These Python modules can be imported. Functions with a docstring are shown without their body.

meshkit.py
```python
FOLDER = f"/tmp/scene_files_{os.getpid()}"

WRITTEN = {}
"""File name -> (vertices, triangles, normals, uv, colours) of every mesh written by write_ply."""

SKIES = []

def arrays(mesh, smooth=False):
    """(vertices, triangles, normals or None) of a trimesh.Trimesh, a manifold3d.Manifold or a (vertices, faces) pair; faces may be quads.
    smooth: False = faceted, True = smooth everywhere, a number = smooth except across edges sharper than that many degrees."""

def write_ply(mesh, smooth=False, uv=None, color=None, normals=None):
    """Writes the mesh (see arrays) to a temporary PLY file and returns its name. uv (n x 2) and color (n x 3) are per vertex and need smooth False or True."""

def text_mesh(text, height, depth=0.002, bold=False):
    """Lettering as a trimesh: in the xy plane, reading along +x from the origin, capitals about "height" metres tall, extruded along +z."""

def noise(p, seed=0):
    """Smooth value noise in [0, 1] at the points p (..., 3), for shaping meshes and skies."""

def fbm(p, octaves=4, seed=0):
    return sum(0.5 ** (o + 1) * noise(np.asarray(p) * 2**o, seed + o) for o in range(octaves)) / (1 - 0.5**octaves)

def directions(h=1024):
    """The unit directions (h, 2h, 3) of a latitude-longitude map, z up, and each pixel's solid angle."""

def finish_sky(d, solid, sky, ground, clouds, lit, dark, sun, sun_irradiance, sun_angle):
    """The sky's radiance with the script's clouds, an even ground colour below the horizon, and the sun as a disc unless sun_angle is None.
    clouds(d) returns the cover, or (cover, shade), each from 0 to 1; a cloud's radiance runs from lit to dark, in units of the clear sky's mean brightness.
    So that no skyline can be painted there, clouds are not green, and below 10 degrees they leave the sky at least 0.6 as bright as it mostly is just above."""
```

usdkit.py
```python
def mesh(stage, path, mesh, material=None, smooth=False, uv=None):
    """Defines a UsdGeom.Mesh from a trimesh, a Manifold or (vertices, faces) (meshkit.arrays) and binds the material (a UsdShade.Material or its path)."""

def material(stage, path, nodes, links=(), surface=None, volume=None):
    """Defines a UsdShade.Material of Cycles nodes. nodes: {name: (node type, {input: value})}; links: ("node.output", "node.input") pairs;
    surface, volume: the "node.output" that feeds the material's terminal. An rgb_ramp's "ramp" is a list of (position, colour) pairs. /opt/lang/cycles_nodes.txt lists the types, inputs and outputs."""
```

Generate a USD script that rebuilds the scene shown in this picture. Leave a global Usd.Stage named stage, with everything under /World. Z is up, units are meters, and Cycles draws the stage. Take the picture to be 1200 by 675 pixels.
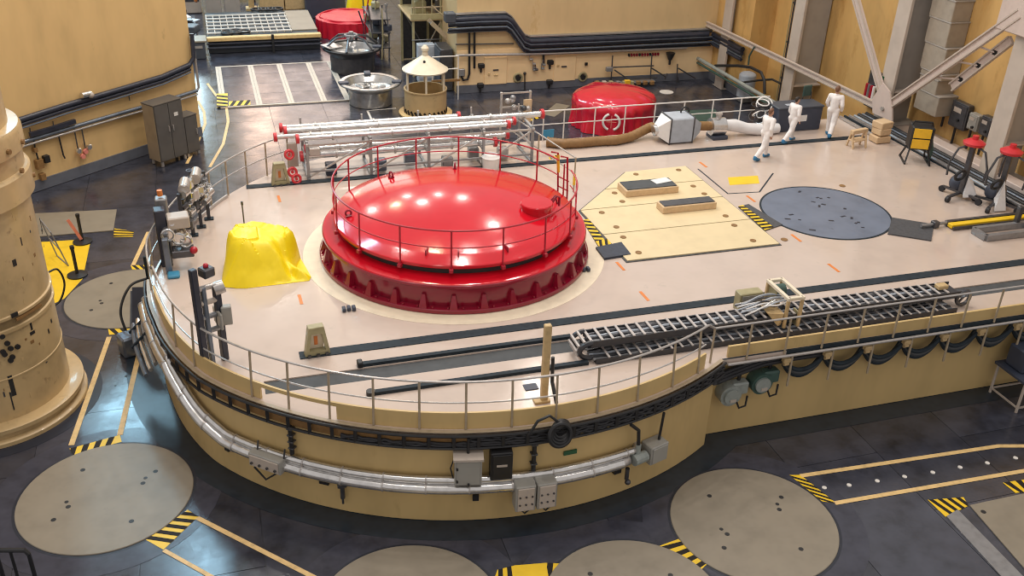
import math, random, numpy as np, trimesh, manifold3d, usdkit, meshkit
from shapely.geometry import Polygon, Point, box as sbox
from pxr import Usd, UsdGeom, UsdLux, UsdShade, Gf, Sdf, Vt
stage = Usd.Stage.CreateInMemory()
UsdGeom.SetStageUpAxis(stage, UsdGeom.Tokens.z); UsdGeom.SetStageMetersPerUnit(stage, 1.0)
UsdGeom.Xform.Define(stage, '/World'); UsdGeom.Scope.Define(stage, '/World/Looks')
rnd = random.Random(7); npr = np.random.default_rng(7)
PI = math.pi

# ------------------------------------------------------------------ camera
CAM = np.array([-5.9126, -23.4591, 14.4])
FW = np.array([0.271122, 0.834429, -0.479814]); RT = np.array([0.955947, -0.291690, 0.032896]); UP = np.array([0.112507, 0.467596, 0.876753])
FPX = 1133.5
cam = UsdGeom.Camera.Define(stage, '/World/camera')
m = Gf.Matrix4d(1.0)
for i, v in enumerate((RT, UP, -FW)): m.SetRow(i, Gf.Vec4d(*map(float, v), 0))
m.SetRow(3, Gf.Vec4d(*map(float, CAM), 1))
cam.AddTransformOp().Set(m)
cam.CreateHorizontalApertureAttr(36.0); cam.CreateFocalLengthAttr(FPX * 36 / 1200)
cam.CreateClippingRangeAttr(Gf.Vec2f(0.1, 500)); cam.CreateExposureAttr(0.0)

# ------------------------------------------------------------------ lights: even grey hall light, ceiling lamps and added panels for floor glare
dome = UsdLux.DomeLight.Define(stage, '/World/hall_light')
dome.CreateIntensityAttr(0.185); dome.CreateColorAttr(Gf.Vec3f(1.0, 0.94, 0.90))
def disk_lamp(n, p, power, r=0.9, col=(1, 0.91, 0.80)):
    l = UsdLux.DiskLight.Define(stage, '/World/ceiling_lamp_%03d' % n)
    l.CreateRadiusAttr(r); l.CreateIntensityAttr(power); l.CreateColorAttr(Gf.Vec3f(*col)); l.AddTranslateOp().Set(Gf.Vec3d(*p))
def rect_lamp(n, p, w, h, power, col, rot=(0, 0, 0)):
    l = UsdLux.RectLight.Define(stage, '/World/window_light_%03d' % n)  # unseen light panels added for glare on the floor, no windows there
    l.CreateWidthAttr(w); l.CreateHeightAttr(h); l.CreateIntensityAttr(power); l.CreateColorAttr(Gf.Vec3f(*col))
    l.AddTranslateOp().Set(Gf.Vec3d(*p)); l.AddRotateXYZOp().Set(Gf.Vec3f(*rot))
k = 0
for (x, y, w) in [(-8, -12, .5), (1, -10, .75), (9, -8, .28), (-9, -1, .9), (0, 0, 1.3), (8, 1, .95), (-8, 8, 1.0), (3, 8, 1.2), (13, 8, .22), (-4, 15.6, 1.1), (1.3, 16.1, 1.2), (5.6, 14.9, 1.2), (10.8, 16.5, .75), (12.2, 26.2, .9), (-2.5, 48.7, 1.1), (1.6, 48, 1.1), (5.8, 45.8, 1.1), (13.5, 48.4, .9), (5.3, 58.6, .8), (10.7, 55.3, .8)]:
    k += 1; disk_lamp(k, (x, y, 27.0), 230 * w, 0.55, (1, .80, .52) if (x, y) in ((1.3, 16.1), (1.6, 48)) else (1, .92, .83))
rect_lamp(1, (-14.4, 43.5, 27.0), 4.6, 14, 38, (0.42, 0.78, 1.0))  # cool overhead panel, placed to give the blue glare on the floor
rect_lamp(2, (-9.0, 22.0, 27.0), 4.0, 2.4, 38, (0.45, 0.78, 1.0))
rect_lamp(3, (-8.1, 56.3, 9.0), 2.2, 7.0, 14, (0.60, 0.85, 1.0), (-90, 0, 0))
rect_lamp(4, (1.5, 56.3, 11.5), 12.0, 9.0, 2.4, (1.0, 0.80, 0.76), (-90, 0, 0))  # added panel standing in for the bright far wall mirrored in the floor
rect_lamp(5, (-2.4, 56.1, 14.0), 2.6, 6.0, 5, (1.0, 0.62, 0.42), (-90, 0, 0))  # added warm panel for the hot spot in the floor reflection

# ------------------------------------------------------------------ geometry helpers
def ray(px, py): return FW + ((px - 600) * RT + (337.5 - py) * UP) / FPX
def at(px, py, z=2.4):                       # the point of the horizontal plane z that a pixel of the photograph shows
    d = ray(px, py); return CAM + d * (z - CAM[2]) / d[2]
def on_x(px, py, X): d = ray(px, py); return CAM + d * (X - CAM[0]) / d[0]
def on_y(px, py, Y): d = ray(px, py); return CAM + d * (Y - CAM[1]) / d[1]
def on_plane(px, py, p, n): d = ray(px, py); return CAM + d * (((p - CAM) @ n) / (d @ n))
V3 = lambda *a: np.array(a, float)
def cat(*ms):
    v, f, n = [], [], 0
    for a in ms:
        if isinstance(a, list): a = cat(*a)
        if len(a[0]) == 0: continue
        v.append(np.asarray(a[0], float)); f.append(np.asarray(a[1], int) + n); n += len(a[0])
    return (np.vstack(v), np.vstack(f)) if v else (np.zeros((0, 3)), np.zeros((0, 3), int))
BF = np.array([[0, 2, 1], [0, 3, 2], [4, 5, 6], [4, 6, 7], [0, 1, 5], [0, 5, 4], [1, 2, 6], [1, 6, 5], [2, 3, 7], [2, 7, 6], [3, 0, 4], [3, 4, 7]])
BV = np.array([[-1, -1, -1], [1, -1, -1], [1, 1, -1], [-1, 1, -1], [-1, -1, 1], [1, -1, 1], [1, 1, 1], [-1, 1, 1]], float) / 2
def rotz(v, a): c, s = math.cos(a), math.sin(a); return np.asarray(v) @ np.array([[c, s, 0], [-s, c, 0], [0, 0, 1]])
def box(c, s, a=0): return rotz(BV * np.array(s, float), a) + np.array(c, float), BF
def frame_box(o, ax, ay, az, s): # box with its own axes, centred on o
    return (BV * np.array(s, float)) @ np.array([ax, ay, az]) + np.array(o, float), BF
def bev(c, s, b=0.02, a=0):                  # box with chamfered edges
    s = np.array(s, float) / 2; b = min(b, s.min() * 0.8); P = []
    for sx in (-1, 1):
        for sy in (-1, 1):
            for sz in (-1, 1):
                P += [(sx * (s[0] - b), sy * (s[1] - b), sz * s[2]), (sx * (s[0] - b), sy * s[1], sz * (s[2] - b)), (sx * s[0], sy * (s[1] - b), sz * (s[2] - b))]
    h = trimesh.convex.convex_hull(np.array(P)); return rotz(np.array(h.vertices), a) + np.array(c, float), np.array(h.faces)
def basis(d):
    d = d / np.linalg.norm(d); a = np.cross(d, V3(0, 0, 1))
    if np.linalg.norm(a) < 1e-3: a = V3(1, 0, 0)
    a /= np.linalg.norm(a); return a, np.cross(a, d), d
def bar(p0, p1, w, h):                       # straight bar: w sideways, h the other way
    p0, p1 = np.array(p0, float), np.array(p1, float); a, b, d = basis(p1 - p0)
    return frame_box((p0 + p1) / 2, a, b, d, (w, h, np.linalg.norm(p1 - p0)))
def cyl(p0, p1, r0, r1=None, n=14):
    p0, p1 = np.array(p0, float), np.array(p1, float); r1 = r0 if r1 is None else r1; a, b, d = basis(p1 - p0)
    t = np.arange(n) * 2 * PI / n; c = np.cos(t)[:, None] * a + np.sin(t)[:, None] * b
    v = np.vstack([p0 + r0 * c, p1 + r1 * c, [p0], [p1]]); i = np.arange(n); j = (i + 1) % n
    return v, np.vstack([np.c_[i, n + i, j], np.c_[j, n + i, n + j], np.c_[i, j, np.full(n, 2 * n)], np.c_[n + j, n + i, np.full(n, 2 * n + 1)]])
def tube(path, r, n=8, closed=False):
    p = np.array(path, float); N = len(p)
    t = (np.roll(p, -1, 0) - np.roll(p, 1, 0)) if closed else np.gradient(p, axis=0)
    t /= np.linalg.norm(t, axis=1, keepdims=True) + 1e-12
    a = basis(t[0])[0]; A = []
    for k in range(N):
        a = a - t[k] * (a @ t[k]); a /= np.linalg.norm(a) + 1e-12; A.append(a)
    A = np.array(A); B = np.cross(t, A); an = np.arange(n) * 2 * PI / n
    r = np.broadcast_to(r, (N,))
    v = p[:, None] + r[:, None, None] * (np.cos(an)[None, :, None] * A[:, None] + np.sin(an)[None, :, None] * B[:, None])
    f = []; K = N if closed else N - 1
    for k in range(K):
        k2 = (k + 1) % N; i = np.arange(n); j = (i + 1) % n
        f.append(np.c_[k * n + i, k * n + j, k2 * n + j]); f.append(np.c_[k * n + i, k2 * n + j, k2 * n + i])
    v = v.reshape(-1, 3)
    if not closed:
        i = np.arange(n); j = (i + 1) % n
        f.append(np.c_[j, i, np.full(n, len(v))]); f.append(np.c_[(N - 1) * n + i, (N - 1) * n + j, np.full(n, len(v) + 1)]); v = np.vstack([v, p[:1], p[-1:]])
    return v, np.vstack(f)
def lathe(prof, c=(0, 0), n=64, a0=0.0, a1=2 * PI):
    prof = np.array(prof, float); full = abs(a1 - a0 - 2 * PI) < 1e-6; K = n if full else n + 1
    t = a0 + np.arange(K) * (a1 - a0) / n; M = len(prof)
    v = np.stack([c[0] + np.outer(np.cos(t), prof[:, 0]), c[1] + np.outer(np.sin(t), prof[:, 0]), np.tile(prof[:, 1], (K, 1))], -1).reshape(-1, 3); f = []
    for k in range(n):
        k2 = (k + 1) % K
        i = np.arange(M - 1); f.append(np.c_[k * M + i, k2 * M + i, k2 * M + i + 1]); f.append(np.c_[k * M + i, k2 * M + i + 1, k * M + i + 1])
    return v, np.vstack(f)
def ringm(c, r0, r1, z0, z1, n=64, a0=0., a1=2 * PI): return lathe([(r0, z0), (r1, z0), (r1, z1), (r0, z1), (r0, z0)], c, n, a0, a1)
def disc(c, r, z0, z1, n=64, b=0.0): return lathe([(0, z0), (r, z0), (r, z1 - b), (r - b, z1), (0, z1)] if b else [(0, z0), (r, z0), (r, z1), (0, z1)], c, n)
def prism(poly, z0, z1):
    g = poly if hasattr(poly, 'geom_type') else Polygon([tuple(p[:2]) for p in poly])
    if not g.is_valid: g = g.buffer(0)
    out = []
    for q in getattr(g, 'geoms', [g]):
        if q.area < 1e-7: continue
        t = trimesh.creation.extrude_polygon(q, z1 - z0, engine='earcut'); out.append((np.array(t.vertices) + [0, 0, z0], np.array(t.faces)))
    return cat(*out)
def strip(path, w, z0, z1):                  # a flat line of paint or a kerb along a path in plan
    from shapely.geometry import LineString
    return prism(LineString([tuple(p[:2]) for p in path]).buffer(w / 2, cap_style=2, join_style=2), z0, z1)
def curve(pts, k=8):                         # smooth path through points
    p = np.array(pts, float); p = np.vstack([2 * p[0] - p[1], p, 2 * p[-1] - p[-2]]); out = []
    for i in range(1, len(p) - 2):
        for t in np.linspace(0, 1, k, endpoint=False): out.append(.5 * ((2 * p[i]) + (p[i + 1] - p[i - 1]) * t + (2 * p[i - 1] - 5 * p[i] + 4 * p[i + 1] - p[i + 2]) * t ** 2 + (3 * p[i] - p[i - 1] - 3 * p[i + 1] + p[i + 2]) * t ** 3))
    return np.vstack([out, p[-2:-1]])
def ball(c, r, n=2): t = trimesh.creation.icosphere(n, 1.0); return np.array(t.vertices) * np.array(r) + np.array(c), np.array(t.faces)
def torus(c, R, r, axis=(0, 0, 1), n=24, k=8):
    a, b, d = basis(np.array(axis, float)); t = np.arange(n) * 2 * PI / n
    return tube(np.array(c) + R * (np.cos(t)[:, None] * a + np.sin(t)[:, None] * b), r, k, True)
def blob(joints, bones, edge=0.03, rounds=8):    # one smooth skin over hulls of spheres
    M = manifold3d.Manifold; out = []
    for a, b in bones:
        out.append(M.batch_hull([M.sphere(joints[q][1], 14).translate(tuple(map(float, joints[q][0]))) for q in (a, b)]))
    s = M.batch_boolean(out, manifold3d.OpType.Add).refine_to_length(edge).to_mesh()
    t = trimesh.Trimesh(s.vert_properties[:, :3], s.tri_verts); trimesh.smoothing.filter_taubin(t, iterations=rounds)
    return np.array(t.vertices), np.array(t.faces)

# ------------------------------------------------------------------ scene helpers
used = {}
def path_for(parent, name):
    key = (parent, name); n = used.get(key, 0); used[key] = n + 1
    return '%s/%s' % (parent, name if n == 0 else '%s_%03d' % (name, n))
ORG = {}
def tagp(p, label=None, cat_=None, group=None, kind=None):
    for k_, v_ in (('label', label), ('category', cat_), ('group', group), ('kind', kind)):
        if v_: p.SetCustomDataByKey(k_, v_)
def thing(name, label=None, cat_=None, loc=(0, 0, 0), group=None, kind=None):
    x = UsdGeom.Xform.Define(stage, path_for('/World', name)); x.AddTranslateOp().Set(Gf.Vec3d(*map(float, loc)))
    tagp(x.GetPrim(), label, cat_, group, kind); ORG[str(x.GetPath())] = np.array(loc, float); return str(x.GetPath())
def part(parent, name, mesh, mat, smooth=False, label=None, kind=None, local=False):
    if isinstance(mesh, list): mesh = cat(*mesh)
    o = ORG[parent]; pth = path_for(parent, name)
    g = usdkit.mesh(stage, pth, (mesh[0] if local else mesh[0] - o, mesh[1]), M[mat], smooth)
    ORG[pth] = np.zeros(3) if local else o; tagp(g.GetPrim(), label, None, None, kind); return pth
def single(name, mesh, mat, label=None, cat_=None, smooth=False, group=None, kind=None):
    if isinstance(mesh, list): mesh = cat(*mesh)
    c = np.r_[(mesh[0][:, :2].min(0) + mesh[0][:, :2].max(0)) / 2, mesh[0][:, 2].min()]
    pth = path_for('/World', name); g = usdkit.mesh(stage, pth, (mesh[0] - c, mesh[1]), M[mat], smooth)
    UsdGeom.Xformable(g).AddTranslateOp().Set(Gf.Vec3d(*map(float, c))); ORG[pth] = c; tagp(g.GetPrim(), label, cat_, group, kind); return pth
def dup(src, name, loc, rz=0.0, label=None, cat_=None, group=None):
    x = UsdGeom.Xform.Define(stage, path_for('/World', name)); x.GetPrim().GetReferences().AddInternalReference(src)
    x.ClearXformOpOrder(); x.AddTranslateOp(opSuffix='place').Set(Gf.Vec3d(*map(float, loc))); x.AddRotateZOp(opSuffix='place').Set(math.degrees(rz))
    tagp(x.GetPrim(), label, cat_, group); x.GetPrim().SetInstanceable(True); return str(x.GetPath())

# ------------------------------------------------------------------ materials
M = {}
def mat(name, col, rough=0.5, metal=0.0, var=0.10, scale=3.0, coat=0.0, bump=0.0, spec=0.5, bscale=40, rand=0.0, fine=0.0, stain=None, rvar=0.0, stretch=(1, 1, 1)):
    c = np.array(col, float)
    nodes = {'g': ('geometry', {}), 'mp': ('mapping', {'scale': stretch}), 'n': ('noise_texture', {'scale': scale, 'detail': 5.0, 'roughness': 0.6}),
             'r': ('rgb_ramp', {'ramp': [(0.25, tuple(np.clip(c * (1 - var * 1.6), 0, 1))), (0.5, tuple(c)), (0.78, tuple(np.clip(c * (1 + var), 0, 1)))]}),
             'p': ('principled_bsdf', {'roughness': rough, 'metallic': metal, 'coat_weight': coat, 'coat_roughness': 0.06, 'specular_ior_level': spec})}
    links = [('g.position', 'mp.vector'), ('mp.vector', 'n.vector'), ('n.fac', 'r.fac')]; cur = 'r.color'
    if stain:
        nodes['n2'] = ('noise_texture', {'scale': stain[1], 'detail': 8.0, 'roughness': 0.7}); nodes['r2'] = ('rgb_ramp', {'ramp': [(stain[2], (0, 0, 0)), (min(stain[2] + 0.12, 1), (1, 1, 1))]})
        nodes['mx'] = ('mix', {'color2': stain[0]})
        links += [('mp.vector', 'n2.vector'), ('n2.fac', 'r2.fac'), ('r2.color', 'mx.fac'), (cur, 'mx.color1')]; cur = 'mx.color'
    if rand:
        nodes['oi'] = ('object_info', {}); nodes['rr'] = ('rgb_ramp', {'ramp': [(0, (1 - rand,) * 3), (1, (1, 1, 1))]}); nodes['mm'] = ('mix', {'mix_type': 'multiply', 'fac': 1.0})
        links += [('oi.random', 'rr.fac'), (cur, 'mm.color1'), ('rr.color', 'mm.color2')]; cur = 'mm.color'
    links.append((cur, 'p.base_color'))
    if rvar:
        nodes['n4'] = ('noise_texture', {'scale': 0.9, 'detail': 6.0, 'roughness': 0.65}); nodes['r4'] = ('rgb_ramp', {'ramp': [(0.3, (max(rough - rvar, 0.02),) * 3), (0.7, (rough + rvar,) * 3)]})
        links += [('g.position', 'n4.vector'), ('n4.fac', 'r4.fac'), ('r4.color', 'p.roughness')]
    if bump:
        nodes['n3'] = ('noise_texture', {'scale': bscale, 'detail': 3.0}); nodes['b'] = ('bump', {'strength': bump, 'distance': 0.01})
        links += [('g.position', 'n3.vector'), ('n3.fac', 'b.height'), ('b.normal', 'p.normal')]
    M[name] = usdkit.material(stage, '/World/Looks/' + name, nodes, links, surface='p.BSDF')
mat('floor_steel', (0.048, 0.051, 0.070), 0.20, var=0.4, scale=1.3, rand=0.3, rvar=0.07, spec=0.75, stain=((0.06, 0.062, 0.075), 2.2, 0.62), bump=.06, bscale=3)
mat('floor_gap', (0.02, 0.022, 0.03), 0.5)
mat('floor_band', (0.020, 0.030, 0.044), 0.28, var=0.2)
mat('floor_pad', (0.050, 0.052, 0.072), 0.24, var=0.25, scale=2, rvar=.08)
mat('plug_grey', (0.255, 0.220, 0.168), 0.42, var=0.10, scale=1.6, stain=((0.22, 0.19, 0.15), 4, 0.62))
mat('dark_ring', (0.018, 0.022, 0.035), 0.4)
mat('deck_pink', (0.58, 0.475, 0.410), 0.15, var=0.06, scale=0.8, rvar=0.05, coat=0.2, stain=((0.50, 0.42, 0.36), 1.6, 0.60))
mat('deck_cream', (0.78, 0.68, 0.52), 0.35, var=0.08, scale=3, stain=((0.55, 0.46, 0.34), 6, 0.64))
mat('platform_tan', (0.63, 0.45, 0.20), 0.42, var=0.10, scale=0.9, stain=((0.54, 0.375, 0.16), 1.4, 0.62), stretch=(1, 1, .35))
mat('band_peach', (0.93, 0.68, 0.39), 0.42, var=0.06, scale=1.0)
mat('tan_wall', (0.70, 0.475, 0.215), 0.45, var=0.10, scale=0.9, stain=((0.42, 0.28, 0.12), 1.4, 0.62), stretch=(1, 1, .35))
mat('tan_bright', (0.68, 0.50, 0.27), 0.42, var=0.08, scale=0.7, stain=((0.55, 0.36, 0.15), 1.1, 0.62), stretch=(1, 1, .4))
mat('ochre_wall', (0.60, 0.37, 0.135), 0.5, var=0.2, scale=0.6, stain=((0.46, 0.26, 0.08), 0.9, 0.55), stretch=(1, 1, .4))
mat('tank_tan', (0.54, 0.385, 0.195), 0.36, var=0.14, scale=1.5, stain=((0.30, 0.20, 0.10), 2.6, 0.60), coat=.15)
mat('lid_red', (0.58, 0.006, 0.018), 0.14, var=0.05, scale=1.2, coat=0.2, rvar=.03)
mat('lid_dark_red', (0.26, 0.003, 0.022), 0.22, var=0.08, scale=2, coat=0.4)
mat('rail_red', (0.42, 0.012, 0.03), 0.3)
mat('plastic_red', (0.60, 0.008, 0.035), 0.16, var=0.06, scale=2, coat=0.6, bump=.25, bscale=5)
mat('sheet_red', (0.58, 0.010, 0.03), 0.4, var=0.1, scale=5, bump=.4, bscale=12)
mat('plastic_yellow', (0.92, 0.70, 0.006), 0.42, var=0.05, scale=2, bump=.25, bscale=8)
mat('paint_yellow', (0.86, 0.56, 0.02), 0.4, var=0.06)
mat('line_cream', (0.72, 0.50, 0.22), 0.45, var=0.15, scale=6)
mat('strip_cream', (0.62, 0.54, 0.45), 0.45, var=0.1, scale=6)
mat('line_white', (0.75, 0.72, 0.68), 0.45, var=0.1, scale=6)
mat('hazard_black', (0.016, 0.013, 0.012), 0.6, spec=.25)
mat('rail_grey', (0.50, 0.47, 0.45), 0.3, metal=0.55, var=0.1, scale=8)
mat('rail_tan', (0.40, 0.32, 0.22), 0.4, var=0.12, scale=6)
mat('silver', (0.72, 0.71, 0.70), 0.22, metal=0.9, var=0.12, scale=6, bump=.15, bscale=14)
mat('steel_dark', (0.10, 0.10, 0.11), 0.35, metal=0.6, var=0.2, scale=6)
mat('steel_grey', (0.30, 0.30, 0.31), 0.38, metal=0.5, var=0.15, scale=5)
mat('bowl_steel', (0.55, 0.54, 0.53), 0.25, metal=0.8, var=0.25, scale=3, bump=.2, bscale=9)
mat('slot_dark', (0.026, 0.036, 0.046), 0.65, spec=.2, var=0.2, scale=5)
mat('trench_grey', (0.085, 0.09, 0.095), 0.7, spec=.2, var=0.12, scale=3)
mat('chain_dark', (0.035, 0.037, 0.045), 0.4, var=0.2, scale=6)
mat('chain_light', (0.50, 0.46, 0.44), 0.4, var=0.15, scale=7)
mat('plug_blue', (0.155, 0.185, 0.25), 0.38, var=0.15, scale=1.2, stain=((0.05, 0.065, 0.10), 2.1, 0.66))
mat('mat_dark', (0.07, 0.072, 0.08), 0.6, var=0.2, scale=12)
mat('mat_blue', (0.035, 0.045, 0.07), 0.6, var=0.2, scale=12)
mat('wood_pale', (0.66, 0.47, 0.28), 0.5, var=0.1, scale=8, stretch=(1, 6, 1))
mat('wood_tan', (0.56, 0.40, 0.20), 0.5, var=0.12, scale=9)
mat('khaki', (0.36, 0.32, 0.18), 0.45, var=0.1, scale=6)
mat('plank_cream', (0.76, 0.62, 0.38), 0.36, var=0.06, scale=1.5, rand=.06, stain=((0.55, 0.42, 0.24), 3, 0.66))
mat('grey_box', (0.34, 0.33, 0.30), 0.42, var=0.06)
mat('grey_blue', (0.42, 0.46, 0.52), 0.4, var=0.1, scale=4)
mat('skirt_grey', (0.13, 0.14, 0.17), 0.4, var=0.12)
mat('grey_blue_dark', (0.06, 0.07, 0.09), 0.45, var=0.1, scale=4)
mat('concrete', (0.36, 0.31, 0.25), 0.6, var=0.1, scale=3, bump=.2)
mat('column_light', (0.50, 0.43, 0.37), 0.45, var=0.07, scale=1.5)
mat('column_grey', (0.36, 0.33, 0.30), 0.5, var=0.08, scale=1.5)
mat('truss_pale', (0.58, 0.48, 0.43), 0.42, var=0.06, scale=3)
mat('black', (0.016, 0.016, 0.018), 0.45, var=0.2)
mat('black_rubber', (0.022, 0.022, 0.026), 0.6, var=0.2)
mat('pipe_navy', (0.028, 0.032, 0.050), 0.35, var=0.25, scale=3)
mat('pipe_blue', (0.16, 0.19, 0.24), 0.3, metal=.5, var=0.2, scale=3)
mat('cabinet_grey', (0.15, 0.14, 0.13), 0.32, metal=.3, var=0.1, scale=2)
mat('cabinet_brown', (0.34, 0.26, 0.17), 0.35, var=0.1, scale=2)
mat('white', (0.80, 0.78, 0.76), 0.5, var=0.04)
mat('cloth_white', (0.84, 0.80, 0.79), 0.75, var=0.05, scale=9, bump=.4, bscale=12)
mat('shoe_blue', (0.03, 0.17, 0.34), 0.4)
mat('skin', (0.46, 0.25, 0.17), 0.5)
mat('hair_dark', (0.025, 0.018, 0.015), 0.6)
mat('hair_brown', (0.16, 0.075, 0.04), 0.6)
mat('hose_brown', (0.26, 0.14, 0.05), 0.5, var=0.15, scale=8)
mat('hose_white', (0.78, 0.77, 0.78), 0.5, var=0.06, bump=.5, bscale=8)
mat('orange', (0.72, 0.22, 0.05), 0.5)
mat('yellow_machine', (0.85, 0.50, 0.03), 0.4)
mat('red_cap', (0.60, 0.03, 0.04), 0.35)
mat('green_sign', (0.02, 0.10, 0.045), 0.4)
mat('green_dark', (0.05, 0.10, 0.085), 0.45, var=0.2)
mat('pump_grey', (0.30, 0.33, 0.31), 0.42, var=0.15, scale=6)
mat('blue_tag', (0.06, 0.30, 0.50), 0.4)
mat('tape_pink', (0.75, 0.25, 0.20), 0.5)
mat('dark_blue_box', (0.045, 0.055, 0.085), 0.45)
mat('glass_dial', (0.5, 0.46, 0.36), 0.15)

# ================================================================== THE SETTING: floor, walls
PLUGS = [(-9.16, -5.38, 1.82), (4.24, -9.82, 1.80), (-9.02, 3.66, 1.79), (-3.49, -10.35, 1.80), (0.79, -11.34, 1.80)]
FLOOR = thing('floor', kind='structure')
part(FLOOR, 'base_slab', box((-3, 18, -0.16), (64, 88, 0.28)), 'floor_gap')
for ix in range(-13, 12):                    # steel floor plates laid with open joints
    for iy in range(-6, 15):
        x, y = ix * 2.4, iy * 4.2 + (2.1 if ix % 2 else 0)
        c = V3(x, y, 0) - CAM; d = c @ FW
        if d < 2: continue
        px, py = 600 + FPX * (c @ RT) / d, 337.5 - FPX * (c @ UP) / d
        if not (-160 < px < 1360 and -120 < py < 860): continue
        if x > -5 and x < 19 and -4 < y < 5.5: continue          # under the platform
        part(FLOOR, 'floor_plate', box((x, y, -0.01), (2.4 - 0.014, 4.2 - 0.014, 0.02)), 'floor_steel')
def paint(pts, w, m_='line_cream', z=0, h=.004, name='painted_line', par=None): part(par or FLOOR, name, strip([at(*q, z) for q in pts], w, z + .008, z + h + .008), m_)
def hazard(c4, n, par=None, z=0, flip=False, ratio=.5, skew=.5, yellow='paint_yellow', h=.004):   # yellow patch and its slanting black stripes; c4 runs a-b along it, d-c on the far side
    P = [V3(*q, z)[:3] if len(q) == 2 and abs(q[0]) < 40 and abs(q[1]) < 40 else at(*q, z) for q in c4]; a, b, c, d = P; par = par or FLOOR
    y = part(par, 'hazard_marking', prism([a, b, c, d], z + .008, z + h + .006), yellow); out = []
    for k in range(n):
        u0, u1 = (k + .1) / n, (k + .1 + ratio) / n; sk = skew / n * (-1 if flip else 1)
        q = [a + (b - a) * u0, a + (b - a) * u1, d + (c - d) * (u1 + sk), d + (c - d) * (u0 + sk)]
        out.append(prism(Polygon([tuple(p[:2]) for p in q]).intersection(Polygon([tuple(p[:2]) for p in P])), z + h + .006, z + h + .009))
    part(par, 'black_stripes', out, 'hazard_black')
from shapely.ops import unary_union
holes = unary_union([Point(x, y).buffer(r + .06, 48) for x, y, r in PLUGS])
part(FLOOR, 'plug_surround', prism(unary_union([Point(x, y).buffer(r + .62, 12) for x, y, r in PLUGS]).difference(holes), .001, .005), 'floor_pad')
part(FLOOR, 'plug_gap', prism(holes, .001, .007), 'dark_ring')
part(FLOOR, 'painted_band', prism(unary_union([Point(0, 0).buffer(8.95, 64), sbox(4, -7.3, 19.4, -6)]).difference(unary_union([Point(0, 0).buffer(8.0, 64), sbox(4.4, -6.7, 25, 2)])).difference(holes), .006, .007), 'floor_band')
for q in [(150, 428), (157, 424), (163, 436), (148, 441), (156, 446), (172, 420), (146, 425), (168, 448), (135, 452), (150, 458)]: part(FLOOR, 'floor_bolt', disc(at(*q, 0)[:2], .035, .001, .006, 8), 'black')
paint([(83.6, 522), (128, 395)], .13); paint([(140.6, 510), (166, 402)], .13)
hazard([(81.5, 526), (140.6, 510), (142.7, 518), (85.6, 534)], 4, flip=True)
hazard([(171.2, 633), (220, 597.7), (232.3, 605.8), (191.6, 644.6)], 5, skew=.9)
paint([(231, 607), (382, 684)], .11); paint([(192, 645), (262, 684)], .09)
hazard([(925, 557), (963.5, 588), (980, 590), (938, 557)], 5, skew=.9)
paint([(938, 558), (1170, 523), (1230, 523)], .12); paint([(978, 590), (1230, 547)], .12)
for q in [(966, 572), (995, 569), (1028, 564), (1060, 559), (1093, 554), (1125, 548), (1157, 543), (1190, 537)]: part(FLOOR, 'floor_stud', disc(at(*q, 0)[:2], .055, .001, .02, 12), 'line_white')
hazard([(770, 641), (806, 682), (828, 662), (795, 632)], 4, skew=.3)
part(FLOOR, 'yellow_patch', prism([at(*q, 0) for q in [(603, 663), (640, 660), (645, 690), (600, 690)]], .008, .012), 'paint_yellow')
hazard([(583, 668), (603, 663), (600, 690), (575, 690)], 2, skew=.6); hazard([(640, 660), (668, 661), (672, 688), (645, 690)], 2, skew=-.6)
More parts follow.
